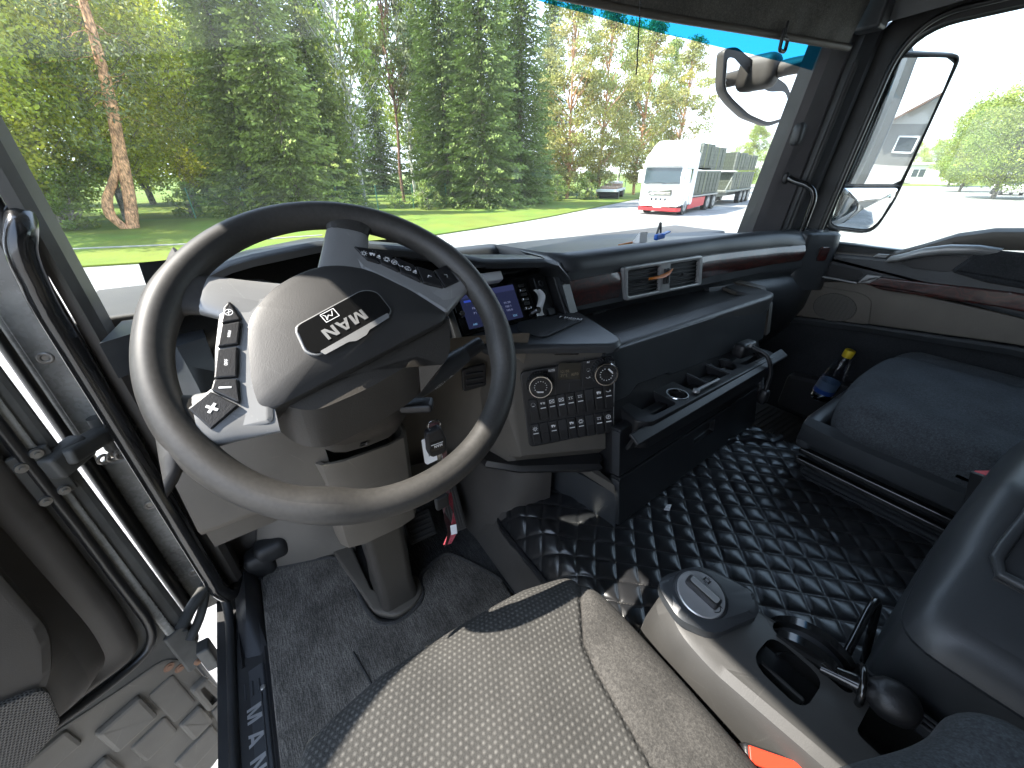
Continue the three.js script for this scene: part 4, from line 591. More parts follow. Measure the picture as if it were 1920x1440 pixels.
// ---------- floor coverings ----------
{
  const t = thing('floor_mat', 'grey carpet mat with rounded cut-out on the driver foot well floor', 'floor mat', [0, -.985, -.6]);
  const out = roundPoly([[-.196, -.955, .03], [.0, -.890, .05], [.018, -.69, .02], [.034, -.628, .03], [.08, -.606, .04], [.150, -.625, .03], [.165, -.70, .03], [.262, -.725, .03], [.345, -.565, .02], [.345, .2], [-.203, .2]], .02, 5);
  part(t, 'pile', plan(out, -.9845, -.972, .003), M.carpet); part(t, 'hem', rod(out.slice(0, -12).filter((_, i) => i % 2 == 0).map(p => [p[0], -.9725, p[1]]), .0058, { seg: 160, n: 8 }), M.hem);
  part(t, 'heel_seam', rod([[-.035, -.9715, -.60], [-.022, -.9715, -.53], [-.01, -.9715, -.45]], .003, { seg: 20, n: 6 }), M.hem);
  const u = thing('floor_mat', 'dark carpet mat under the pedals beside the engine tunnel', 'floor mat', [.3, -.985, -.8]);
  const o2 = roundPoly([[.16, -.99], [.40, -.97], [.392, -.70], [.372, -.5], [.352, -.5], [.352, -.56], [.272, -.73], [.175, -.71]], .02, 4); part(u, 'pile', plan(o2, -.9846, -.976, .002), M.carpetDark); part(u, 'hem', rod([[.385, -.976, -.93], [.380, -.976, -.72], [.364, -.976, -.5]], .005, { seg: 30, n: 8 }), M.hem);
  const pl = part(cab, 'foot_rest', loft([[-.985, 0], [-.93, .01], [-.80, .05]].map(([y, o]) => [[-.20 + o, y, -.99], [-.20 + o, y, -.955 - o], [-.06, y, -.905 - o], [.045, y, -.885 - o], [.05, y, -.99]])), M.greige);
  part(cab, 'floor_trim', plan(roundPoly([[-.02, -.93], [.035, -.93], [.045, -.72], [.16, -.70], [.158, -.645, .02], [.125, -.622, .02], [.075, -.618, .02], [.032, -.66, .02], [.015, -.75]], .012, 4), -.985, -.962, .006), M.greige);
  part(cab, 'sill_trim', loft([[-.99, 0], [-.86, .0], [-.80, -.010], [-.715, -.0215]].map(([z, o]) => [[-.262 , -1.0, z], [-.250, -.955 + o * 1.2, z], [-.222 + o, -.928 + o * 3, z], [-.204 + o * .4, -.945 + o * 2, z], [-.197, -.99, z]])), M.black, { crease: 1 });
  part(cab, 'lower_duct', [rbox(-.19, -.11, -.94, -.88, -.99, -.93, .02, 10), rbox(-.22, -.15, -.985, -.90, -.99, -.93, .02, 8)], M.rubber);
  part(cab, 'tunnel_cover', loft([[-.985, .332, -.99], [-.90, .352, -.99], [-.80, .37, -.99], [-.70, .39, -.99], [-.655, .40, -.99]].map(([y, x]) => [[x, y, -.98], [x + .012, y, -.80], [x + .03, y, -.66], [x + .075, y, -.60 ], [.52, y, -.58], [.55, y, -.98]])), M.greigeDark, { crease: 1 });
  const p = thing('rubber_mat', 'dark ribbed rubber mat in the passenger foot well', 'floor mat', [1.6, -.957, -.4]);
  part(p, 'sheet', box(1.35, 1.845, -.957, -.950, -.80, .2, .002), std(C(.05, .046, .040), .8, { map: T.dust }));
  for (let i = 0; i < 26; i++) piece(p, 'rib', T.ribGeo ||= box(-.235, .235, 0, .005, -.006, .006, .002), M.ribMat ||= std(C(.055, .051, .044), .8, { map: T.dust }), [1.595, -.951, -.58 + i * .022]);
}
{ // quilted leatherette mat over the engine tunnel
  const t = thing('quilted_mat', 'black diamond quilted leatherette mat over the engine tunnel', 'floor mat', [.85, -.797, -.2]);
  const pitch = .0476, nx = 390, nz = 470, x0 = .345, x1 = 1.33, z0 = -.70, z1 = .50, pos = [], idx = [], keep = [];
  const hgt = (x, z) => {                                                 // [x, y, z, inside]
    const wx = .004 * Math.sin(z * 17 + 1) + .003 * Math.sin(x * 13), wz = .004 * Math.sin(x * 15 + 2);
    const p = (x + z + wx + .016) / Math.SQRT2 / pitch, q = (x - z + wz + .009) / Math.SQRT2 / pitch, fp = Math.abs(p - Math.round(p)) * 2, fq = Math.abs(q - Math.round(q)) * 2, puff = .5 * fp * (2 - fp) * fq * (2 - fq) + .5 * (1 - Math.exp(-8 * fp)) * (1 - Math.exp(-8 * fq));
    const cell = hash(Math.floor(p) + 200, Math.floor(q) + 200, 3), crn = fbm(x * .5, z * .5 + .5, 12, 3, 17), loose = sstep(.62, .42, x) * sstep(-.30, -.5, z), edge = Math.max(0, .455 - x), fr = Math.max(0, -.58 - z) * sstep(.6, .45, x);
    const y = -.790 + .0062 * puff * (.8 + .4 * cell) + .004 * (crn - .5) + loose * .012 * (fbm(x, z + 1, 22, 2, 19) - .35) - 8.5 * edge * edge - 6 * fr * fr, R2 = Math.hypot(Math.max(0, .45 - x), Math.max(0, -.60 - z));
    return [x + edge * .25, Math.max(y, -.965), z, R2 < .093 && !(x > .99 && z < -.52)];
  };
  for (let j = 0; j <= nz; j++) for (let i = 0; i <= nx; i++) { const h = hgt(mix(x0, x1, i / nx), mix(z0, z1, j / nz)); pos.push(h[0], h[1], h[2]); keep.push(h[3]); }
  for (let j = 0; j < nz; j++) for (let i = 0; i < nx; i++) { const a = j * (nx + 1) + i; if (keep[a] && keep[a + 1] && keep[a + nx + 1] && keep[a + nx + 2]) idx.push(a, a + nx + 2, a + 1, a, a + nx + 1, a + nx + 2); }
  const stitches = []; // dashed thread along every seam
  for (let f = 0; f < 2; f++) for (let k = -22; k < 60; k++) for (let s = -1.2; s < 1.6; s += .0085) {
    const on = (e) => { let x = 0, z = 0; for (let it = 0; it < 4; it++) { const wx = .004 * Math.sin(z * 17 + 1) + .003 * Math.sin(x * 13), wz = .004 * Math.sin(x * 15 + 2); if (f) { const c = k * pitch * Math.SQRT2 - wz - .009; x = (c + e) / 2; z = (e - c) / 2; } else { const c = k * pitch * Math.SQRT2 - wx - .016; x = (c + e) / 2; z = (c - e) / 2; } } return [x, z]; };
    const A = on(s), B = on(s + .0058); if (A[0] < .40 || A[0] > x1 - .01 || A[1] < z0 + .02 || A[1] > z1 - .02) continue; const a = hgt(...A), b = hgt(...B); if (!a[3] || !b[3]) continue;
    const dx = (b[2] - a[2]), dz = -(b[0] - a[0]), l = Math.hypot(dx, dz) || 1, w = .0006; stitches.push([a[0] - dx / l * w, a[1] + .0002, a[2] - dz / l * w], [a[0] + dx / l * w, a[1] + .0002, a[2] + dz / l * w], [(a[0] + b[0]) / 2, (a[1] + b[1]) / 2 + .0012, (a[2] + b[2]) / 2], [b[0] - dx / l * w, b[1] + .0002, b[2] - dz / l * w], [b[0] + dx / l * w, b[1] + .0002, b[2] + dz / l * w]);
  }
  { const g2 = new THREE.BufferGeometry(), ix = []; for (let i = 0; i < stitches.length; i += 5) ix.push(i, i + 1, i + 2, i + 1, i + 4, i + 2, i + 4, i + 3, i + 2, i + 3, i, i + 2); g2.setAttribute('position', new THREE.Float32BufferAttribute(stitches.flat(), 3)); g2.setIndex(ix); part(t, 'stitching', g2, std(C(.085, .082, .075), .8), { kind: 'stuff' }); }
  const g = new THREE.BufferGeometry(); g.setAttribute('position', new THREE.Float32BufferAttribute(pos, 3)); g.setIndex(idx); part(t, 'quilting', g, M.quilt, { crease: 2 });
  const hem = []; for (let i = 0; i <= 10; i++) { const a = i / 10 * 1.57; hem.push([.45 - .086 * Math.cos(a) + .022 * Math.cos(a), -.789 - .062 * Math.cos(a) - .03 * Math.sin(a), -.60 - .09 * Math.sin(a)]); } part(t, 'hem', rod([[.385, -.85, .2], [.386, -.85, -.3], [.386, -.852, -.55], ...hem], .006, { seg: 90, n: 8 }), M.quilt);
  const f = [...Array(14)].map((_, i) => { const k = i / 13; return [1.05 + .28 * k, -.786 + .006 * Math.sin(k * 20), -.50 + .14 * k + .012 * Math.sin(k * 9)]; }); part(t, 'rolled_edge', rod(f, .014, { seg: 60, n: 8 }), M.quilt);
  const s = thing('paper_scrap', 'small white scrap lying on the quilted mat by the drawers', 'paper', [.748, -.778, -.372]);
  part(s, 'slip', loft([[0, 1], [.006, .8]].map(([h, k]) => [[.740 - .004 * k, -.779 + h, -.374], [.757, -.779 + h * .6, -.382 * 1 + .003 * k], [.764, -.779 + h, -.372], [.746, -.779 + h, -.364]])), M.paper);
}
// ---------- driver seat ----------
{
  const t = thing('driver_seat', 'driver seat cushion in grey dotted fabric with plain side bolster', 'seat', [.11, -.98, 0]);
  const XL = -.148, XR = .366, ZF = lerpX => lerpTab([[-.148, -.285], [-.10, -.335], [0, -.352], [.122, -.352], [.25, -.342], [.33, -.325], [.366, -.28]], lerpX), bound = z => lerpTab([[-.40, .40], [-.30, .352], [-.262, .318], [-.20, .266], [-.16, .255], [-.05, .240], [.5, .232]], z);
  const roll = (d, r) => d >= r ? 0 : r - Math.sqrt(Math.max(0, r * r - (r - d) * (r - d)));
  const top = (x, z) => -.618 - roll(x - XL, .055) - roll(XR - x, .06) - roll(z - ZF(x), .07) + .010 * Math.sin(clamp((x - XL) / (XR - XL), 0, 1) * Math.PI) - .03 * sstep(-.2, .4, z) + .0025 * Math.sin(x * 25 + z * 12);
  const surf = (x, z, extra = 0) => [x, top(x, z) + extra, z];
  const dens = u => { const s = u * 2 - 1; return .5 + .5 * Math.sign(s) * (1 - Math.pow(1 - Math.abs(s), 2.2)) ; };
  const cush = (xa, xb, groove, nu, skirtL, skirtR) => gridSurf((u, v) => {        // v: 0 floor skirt .. front roll .. back
    const k = v < .06 ? v / .06 : 1, z0 = v < .06 ? 0 : Math.pow((v - .06) / .94, 2);
    let uu = dens(u); const zP = z0 * .9, a = xa(zP - .35), b = xb(zP - .35), x = mix(a, b, uu), zf = ZF(clamp(x, XL, XR)), z = mix(zf, .55, z0);
    const xx = mix(xa(z), xb(z), uu); const zz = mix(ZF(clamp(xx, XL, XR)), .55, z0), g = groove(xx, zz);
    let y = top(clamp(xx, XL + .0005, XR - .0005), Math.max(zz, ZF(clamp(xx, XL, XR)) + .0004)) + g; let X = xx; if (skirtL && u === 0) y = -.80; if (skirtR && u === 1) y = -.80; if (k < 1) y = mix(-.80, y, k);
    return [X, y, zz];
  }, nu, 70);
  const main = part(t, 'cushion', cush(() => XL, bound, (x, z) => -.006 * Math.exp(-Math.pow((bound(z) - x) / .006, 2)), 60, true, false), M.weave, { crease: 1.2 });
  part(t, 'bolster', cush(bound, () => XR, (x, z) => .006 * sstep(0, .03, x - bound(z)) - .006 * Math.exp(-Math.pow((bound(z) - x) / .006, 2)), 40, false, true), M.bolster, { crease: 1.2 });
  part(t, 'base', [box(-.09, .33, -.985, -.79, -.20, .45, .02), box(-.13, .35, -.80, -.72, -.27, .5, .02)], M.black);
  part(t, 'backrest', rbox(-.16, .38, -.60, .16, .52, .68, .06, 16), M.weave);
  const b = thing('seat_belt_buckle', 'red orange seat belt buckle beside the driver seat cushion', 'buckle', [.375, -.62, .03]);
  part(b, 'housing', obox(basis([.362, -.668, -.004], [.62, 0, .78], [-.2, 1, .16]), 0, .07, -.02, .018, -.012, .012, .006), M.black); part(b, 'button', obox(basis([.362, -.668, -.004], [.62, 0, .78], [-.2, 1, .16]), .006, .066, .0165, .022, -.009, .009, .002), std(C(.55, .045, .02), .35));
  const a = thing('armrest', 'dark fabric armrest of the driver seat in the near foreground', 'armrest', [.36, -.42, .3]);
  part(a, 'pad', rbox(.225, .455, -.49, -.405, .055, .50, .042, 22, q => { q.z += .055 * sstep(.24, .42, q.x) - .02; }), M.seatDark, { crease: 1.2 }); part(a, 'bracket', box(.40, .44, -.66, -.44, .34, .42, .01), M.black);
}
// ---------- console between the seats ----------
{
  const t = thing('gear_console', 'grey plastic gear selector console beside the driver seat', 'console', [.47, -.79, -.05]);
  const rings = [[-.79, 0], [-.70, .004], [-.645, .010], [-.625, .020], [-.617, .032]].map(([y, o]) => roundPoly([[.372 + o, -.150 + o], [.402 + o, -.205 + o * 1.3, .03], [.500 - o * .6, -.178 + o * 1.4, .03], [.552 - o, -.085], [.585 - o, .04], [.605 - o, .30], [.43 + o, .30], [.392 + o, .06], [.372 + o, -.08]], .02, 4).map(p => [p[0], y + .022 * sstep(-.02, -.2, p[1]) * (y > -.72 ? 1 : 0) - .012 * sstep(.0, .2, p[1]), p[1]]));
  const body = cut(loft(rings), box(.443, .508, -.70, -.5, -.048, .022, .018), box(.515, .562, -.72, -.5, -.055, .050, .012), box(.475, .572, -.74, -.5, .068, .25, .008));
  const cb = part(t, 'body', body, M.console, { crease: .5 });
  part(cb, 'pocket_floor', [box(.438, .512, -.705, -.690, -.052, .028, .002), box(.51, .566, -.725, -.712, -.06, .056, .002), box(.47, .576, -.745, -.735, .06, .256, .002)], M.blackMatte);
  part(cb, 'pocket_divider', [box(.470, .476, -.69, -.635, -.04, .018, .002)], M.console);
  part(cb, 'tray_rail', [0, 1, 2].map(i => box(.558 + i * .008, .563 + i * .008, -.640 - i * .006, -.622, .05, .26, .0015)), M.slateSmooth);
  // selector cap
  const cap = part(t, 'selector_cap', loft([[-.612, 0], [-.597, .0], [-.590, .010]].map(([y, o]) => roundPoly([[.392 + o, -.135], [.408 + o, -.196 + o, .03], [.498 - o, -.171 + o, .03], [.535 - o, -.098], [.510 - o, -.070 - o, .02], [.418 + o, -.093 - o, .02]], .012, 4).map(p => [p[0], y + .018 * sstep(-.02, -.2, p[1]), p[1]]))), M.slate, { crease: .6 });
  const K = basis([.449, -.592, -.140], [.92, 0, .40], [.40, .18, -.92]);
  part(cap, 'collar', turnedOn(K, [[.020, .016], [.036, .018], [.0405, .015], [.0435, .006], [.046, -.004], [.049, -.012]], 40), M.slateSmooth);
  const dial = part(cap, 'dial', turnedOn(K, [[0, .0195], [.034, .0195], [.0365, .0170], [.0375, .012]], 40), std(C(.52), .32, { metalness: .6 }));
  part(dial, 'dial_bar', [prism(roundPoly([[-.009, -.027], [.009, -.027], [.008, .026], [-.008, .026]], .006), .016, at(K, 0, 0, .018, .5), .004)], M.black); part(dial, 'dial_inlay', prism(roundPoly([[-.0055, -.023], [.0055, -.023], [.005, .022], [-.005, .022]], .004), .0012, at(K, 0, 0, .0338, .5), .0004), M.silver);
  print(dial, 'print', iconGeo(5, .013), at(K, .020, .016, .0198, .4), printDark); print(dial, 'print', iconGeo(8, .018), at(K, .012, -.026, .0198, .5), printDark);
  // lever: curved guide, arm, ring and knob
  const lv = thing('hand_brake_lever', 'glossy black hand brake lever with ring and round knob on the console', 'lever', [.54, -.63, .02]);
  const G = basis([.539, -.635, -.004], [.12, 0, .99], [0, 1, 0]), arc = (n, r0, r1, w, a0, a1) => loft([...Array(18)].map((_, i) => { const a = mix(a0, a1, i / 17), c = Math.cos(a), s = Math.sin(a); return [[-c * r0, s * r0, -w], [-c * r1, s * r1, -w], [-c * r1, s * r1, w], [-c * r0, s * r0, w]].map(p => V(p[0], p[1] - .02, p[2] + n).applyMatrix4(G).toArray()); }));
  part(lv, 'guide', arc(-.016, .034, .060, .007, .15, 2.75), M.gloss, { crease: .5 }); part(lv, 'guide', arc(.016, .034, .060, .007, .15, 2.75), M.gloss, { crease: .5 }); part(lv, 'guide_core', arc(0, .030, .050, .011, .2, 2.9), M.slateSmooth, { crease: .5 });
  const dv = V(.025, .010, .075).normalize(), o = V(.524, -.612, .022), P = k => o.clone().addScaledVector(dv, k).toArray(), L = basis(P(0), [dv.z, 0, -dv.x], [0, 1, 0]);
  const Lz = basis(P(0), [dv.z, 0, -dv.x], [0, 1, 0]);
  const LM = new THREE.Matrix4().makeBasis(V(dv.z, 0, -dv.x).normalize(), V().crossVectors(dv, V(dv.z, 0, -dv.x).normalize()), dv).setPosition(o);
  part(lv, 'arm', turnedOn(LM, [[0, -.012], [.009, -.012], [.010, .01], [.012, .026], [.013, .03], [0, .032]], 20), M.gloss);
  part(lv, 'ring', new THREE.TorusGeometry(.0235, .0045, 10, 28).applyMatrix4(at(LM, 0, 0, .030)), M.gloss);
  part(lv, 'knob', turnedOn(LM, [[.013, .030], [.015, .040], [.020, .045], [.0245, .052], [.0260, .064], [.0245, .075], [.019, .084], [.010, .089], [0, .090]], 28), M.black);
}
{ // storage box with rounded lid behind the console
  const t = thing('storage_box', 'large dark grey plastic storage box with rounded lid between the seats', 'storage box', [.85, -.797, .35]);
  const rings = (y0, y1, grow, n) => [...Array(n)].map((_, i) => { const k = i / (n - 1), y = mix(y0, y1, k); return y; });
  const sec = (y, o, oz) => roundPoly([[.600 + o, .055 + oz, .05], [.80, .042 + oz, .06], [1.12 - o * .3, .055 + oz, .06], [1.14 - o * .3, .62], [.62 + o, .62]], .05, 5).map(p => [p[0], y + .10 * sstep(.66, .92, p[0]) * sstep(-.62, -.50, y), p[1]]);
  const low = part(t, 'tub', loft([sec(-.796, .03, .012), sec(-.70, .012, .004), sec(-.59, 0, -.004), sec(-.557, -.001, -.006)]), M.slate, { crease: .8 });
  const lid = part(t, 'lid', loft([sec(-.553, -.001, -.006), sec(-.53, .006, -.004), sec(-.505, .03, .004), sec(-.487, .07, .018), sec(-.478, .12, .04)]), M.slate, { crease: 1 });
  const ly = x => -.470 + .10 * sstep(.66, .92, x), tr2 = (x0, x1, z0, z1, dy) => loft([z0, z1].map(z => [...Array(9)].map((_, i) => { const x = mix(x0, x1, i / 8); return [x, ly(x) + dy, z]; }).concat([[x1, ly(x1) - .03, z], [x0, ly(x0) - .03, z]])));
  part(t, 'lid_tray', tr2(.705, 1.10, .092, .55, .004), M.slateSmooth, { crease: .5 }); part(t, 'lid_rim', rod([[1.09, ly(1.09) + .006, .090], [.92, ly(.92) + .006, .088], [.80, ly(.80) + .006, .088], [.704, ly(.704) + .006, .090], [.700, ly(.70) + .006, .12], [.704, ly(.704) + .006, .55]], .007, { seg: 40 }), M.slate);
  part(t, 'hinge', [0, 1, 2].map(i => cyl([.755 + i * .03, ly(.755 + i * .03) + .008, .125], [.778 + i * .03, ly(.778 + i * .03) + .008, .125], .005, .005, 10)), M.black);
  const h = thing('wire_hoop', 'bent black wire hoop standing on the quilted mat', 'wire hoop', [.66, -.79, .03]);
  part(h, 'wire', rod([[.600, -.780, .052], [.607, -.665, .028], [.740, -.645, .020], [.752, -.655, .026], [.735, -.78, .055]], .006, { bend: .03, n: 12 }), M.gloss);
}
// ---------- passenger seat ----------
{
  const t = thing('passenger_seat', 'dark blue grey passenger seat cushion with low plastic base', 'seat', [1.47, -.957, .1]);
  part(t, 'cushion', rbox(1.168, 1.80, -.650, -.522, -.262, .60, .058, 34, q => { const k = (q.x - 1.168) / .632; if (q.y > -.60) { q.y += .022 * Math.sin(k * Math.PI) - .012 * Math.exp(-Math.pow((k - .26) / .05, 2)) - .012 * Math.exp(-Math.pow((k - .78) / .05, 2)) + .03 * sstep(-.2, -.26, q.z) * 0; } q.z += .035 * Math.pow(Math.abs(k - .55) * 2, 3) * (q.z < 0 ? 1 : 0); q.y -= .03 * sstep(0, .6, q.z); }), M.seatDark, { crease: 1.2 });
  part(t, 'side_shell', loft([[-.275, 0], [-.22, .01], [.1, .012], [.55, .012]].map(([z, o]) => [[1.185, -.60, z], [1.162 - o, -.612, z], [1.165 - o, -.66, z], [1.20, -.70, z], [1.22, -.68, z]])), M.slate, { crease: .8 });
  part(t, 'front_shell', rbox(1.172, 1.79, -.70, -.60, -.285, -.235, .022, 14), M.slate);
  const pl = part(t, 'plinth', box(1.205, 1.76, -.957, -.66, -.25, .55, .01), M.seatDarker);
  for (const [y, x] of [[-.705, 1.188], [-.735, 1.184]]) part(t, 'rail', bar([x, y, -.262], [x, y, .5], .022, .018, [0, 1, 0], .005), M.gloss);
  const bel = []; for (let i = 0; i < 4; i++) part(t, 'bellows_fold', bar([1.198 - .003 * (i % 2), -.755 - i * .016, -.24], [1.198 - .003 * (i % 2), -.755 - i * .016, .5], .02, .012, [0, 1, 0], .005), M.seatDarker);
  part(t, 'backrest', rbox(1.17, 1.80, -.50, .2, .56, .72, .06, 12), M.seatDark);
  const b = thing('seat_belt_buckle', 'red seat belt buckle beside the passenger seat cushion', 'buckle', [1.07, -.60, .06]);
  const B = basis([1.055, -.522, .040], [.83, 0, .56], [0, .9, -.35]); part(b, 'housing', obox(B, 0, .05, -.070, .014, -.014, .012, .005), M.black); part(b, 'button', obox(B, .004, .046, -.004, .0155, -.010, .0138, .002), std(C(.55, .05, .06), .4));
}
{ // water bottle in the door pocket
  const t = thing('water_bottle', 'clear plastic water bottle with yellow cap leaning in the passenger foot well', 'bottle', [1.775, -.80, -.40]);
  const ax = V(.02, 1, .13).normalize(), o = V(1.765, -.80, -.404), BM = new THREE.Matrix4().makeBasis(V().crossVectors(ax, V(0, 0, -1)).normalize(), V().crossVectors(ax, V().crossVectors(ax, V(0, 0, -1)).normalize()), ax).setPosition(o);
  const prof = [[0, 0], [.030, 0], [.034, .006], [.034, .03], [.0325, .035], [.034, .04], [.034, .085], [.0325, .09], [.034, .095], [.0335, .125], [.029, .155], [.02, .178], [.013, .188], [.0125, .205]];
  part(t, 'bottle_body', turnedOn(BM, prof, 32), phy(C(.95, .97, 1), .06, { transmission: 1, thickness: 0, ior: 1.45 })); part(t, 'cap', turnedOn(BM, [[0, .222], [.0155, .221], [.0168, .218], [.0168, .199], [.0155, .198]], 28), M.yellow); part(t, 'cap_ring', turnedOn(BM, [[.0132, .197], [.0160, .197], [.0160, .193], [.0132, .193]], 24), M.yellow);
  part(t, 'label', turnedOn(BM, [[.0345, .050], [.0345, .085]], 32), std(C(.10, .16, .26), .5)); part(t, 'label_band', turnedOn(BM, [[.0347, .032], [.0347, .050]], 32), std(C(.015, .07, .32), .5));
  part(t, 'water', turnedOn(BM, [[0, .003], [.030, .003], [.0325, .008], [.0325, .045], [0, .047]], 28), phy(C(.9, .95, 1), .05, { transmission: 1, thickness: .05, ior: 1.33 }));
}
// ---------- passenger door (closed) ----------
{
  const t = thing('passenger_door', 'closed passenger door with grey panel, wood strip and window', 'door', [1.86, -.97, -.1]);
  const PX = basis([1.85, 0, 0], [0, 0, 1], [0, 1, 0]);                    // u = z, v = y, normal = -x (into the cab)
  const P = (pts, d, off = 0, b = .004, r = .012, holes) => prism(roundPoly(pts, r, 5), d, at(PX, 0, 0, off), b, holes);
  part(t, 'door_skin', box(1.90, 1.945, -1.0, -.24, -.72, .52, .01), M.cabPaint);
  part(t, 'lower_panel', P([[-.72, -.97], [.52, -.97], [.52, -.40], [-.62, -.52], [-.72, -.52]], .04, -.05), M.seatDarker);
  part(t, 'pocket', P([[-.55, -.93], [.35, -.93], [.35, -.66], [-.30, -.72], [-.55, -.76]], .06, -.01, .02, .03), M.blackMatte);
  const mid = part(t, 'mid_panel', P([[-.655, -.285], [-.60, -.325], [-.56, -.375], [-.44, -.352], [-.10, -.372], [.52, -.42], [.52, -.47], [-.03, -.452], [-.38, -.492], [-.615, -.528]], .03, -.008, .006, .01), M.greige);
  part(mid, 'bottom_lip', loft([[-.62, -.530], [-.38, -.496], [-.03, -.457], [.52, -.475]].map(([z, y]) => [[1.815, y + .002, z], [1.810, y - .006, z], [1.818, y - .024, z], [1.85, y - .024, z], [1.85, y + .002, z]])), M.slate);
  const spk = part(t, 'speaker_panel', P([[-.640, -.525], [-.600, -.392], [-.435, -.388], [-.395, -.402], [-.370, -.492]], .006, .0215, .002, .02), M.greige);
  part(spk, 'speaker_grille', new THREE.CylinderGeometry(.058, .062, .005, 40).rotateX(Math.PI / 2).scale(1.15, .88, 1).applyMatrix4(at(PX, -.49, -.458, .028)), std(C(.10, .092, .08), .8, { map: T.meshC, bumpMap: T.mesh, bumpScale: .001 }));
  const up = part(t, 'upper_panel', P([[-.655, -.272], [-.57, -.268], [-.43, -.262], [-.36, -.255], [-.30, -.225], [-.20, -.205], [.52, -.21], [.52, -.42], [-.10, -.370], [-.30, -.345], [-.43, -.348], [-.565, -.372], [-.585, -.325], [-.650, -.285]], .05, -.012, .012, .012), M.slate);
  part(t, 'window_ledge', loft([[-.70, -.262], [-.45, -.250], [-.40, -.243], [-.33, -.205], [-.27, -.168], [-.20, -.146], [-.12, -.138], [.1, -.136], [.52, -.15]].map(([z, y]) => [[1.818, y - .030, z], [1.822, y - .010, z], [1.84, y, z], [1.88, y - .004, z], [1.90, y - .03, z], [1.90, y - .06, z], [1.835, y - .06, z]])), M.taupe, { crease: .8 });
  // silver pull handle, inner latch, wood strip, armrest pad
  part(t, 'pull_handle', loft([[-.395, -.262, .014], [-.365, -.250, .018], [-.32, -.226, .021], [-.27, -.210, .020], [-.21, -.203, .018], [-.165, -.205, .015]].map(([z, y, w], i) => { const r = []; for (let k = 0; k < 12; k++) { const a = k / 12 * 6.2832; r.push([1.806 - .036 * Math.sin((i + .15) / 5.3 * Math.PI) + Math.cos(a) * .014, y + Math.sin(a) * w * .8, z + Math.sin(a) * w * .3]); } return r; })), M.silver, { crease: 1 });
  part(t, 'handle_pocket', P([[-.365, -.268], [-.30, -.232], [-.205, -.226], [-.22, -.262], [-.25, -.278], [-.33, -.28]], .004, .0375, .0015, .012), M.black);
  part(t, 'arm_pad', P([[-.20, -.200], [.52, -.20], [.52, -.31], [-.16, -.288], [-.24, -.272]], .03, .034, .010, .014), M.seatDarker);
  part(t, 'wood_strip', P([[-.425, -.352], [-.395, -.322], [-.10, -.305], [.52, -.33], [.52, -.375], [-.10, -.352], [-.38, -.362]], .012, .036, .005, .004), M.wood);
  part(t, 'latch_recess', P([[-.575, -.358], [-.582, -.318], [-.555, -.306], [-.455, -.310], [-.44, -.328], [-.47, -.352]], .003, .0375, .001, .01), M.blackMatte);
  part(t, 'latch_lever', [P([[-.448, -.352], [-.432, -.320], [-.392, -.318], [-.415, -.348]], .012, .038, .004, .003), bar([1.795, -.350, -.575], [1.797, -.352, -.448], .012, .006, [0, 1, 0], .002)], M.silver);
  part(t, 'switch', [P([[-.44, -.262], [-.43, -.250], [-.40, -.248], [-.405, -.260]], .01, .03, .002, .002)], M.silver);
  // window frame and glass
  part(t, 'window_frame', prism(roundPoly([[-.705, -.30], [-.668, .43, .12], [.52, .47], [.52, -.30]], .02, 8), .05, at(PX, 0, 0, -.03), .008, [roundPoly([[-.640, -.25], [-.605, .375, .12], [.45, .40], [.45, -.25]], .02, 8)]), M.rubber);
  part(t, 'window_seal', rod([[1.815, -.26, -.628], [1.815, .32, -.592], [1.815, .388, -.53], [1.815, .412, .46]], .008, { bend: .06 }), M.rubberGloss);
  part(t, 'window_glass', gridSurf((u, v) => [1.868, mix(-.26, .42, v), mix(-.66, .47, u)], 2, 2), M.glassSide, { crease: 2 });
}
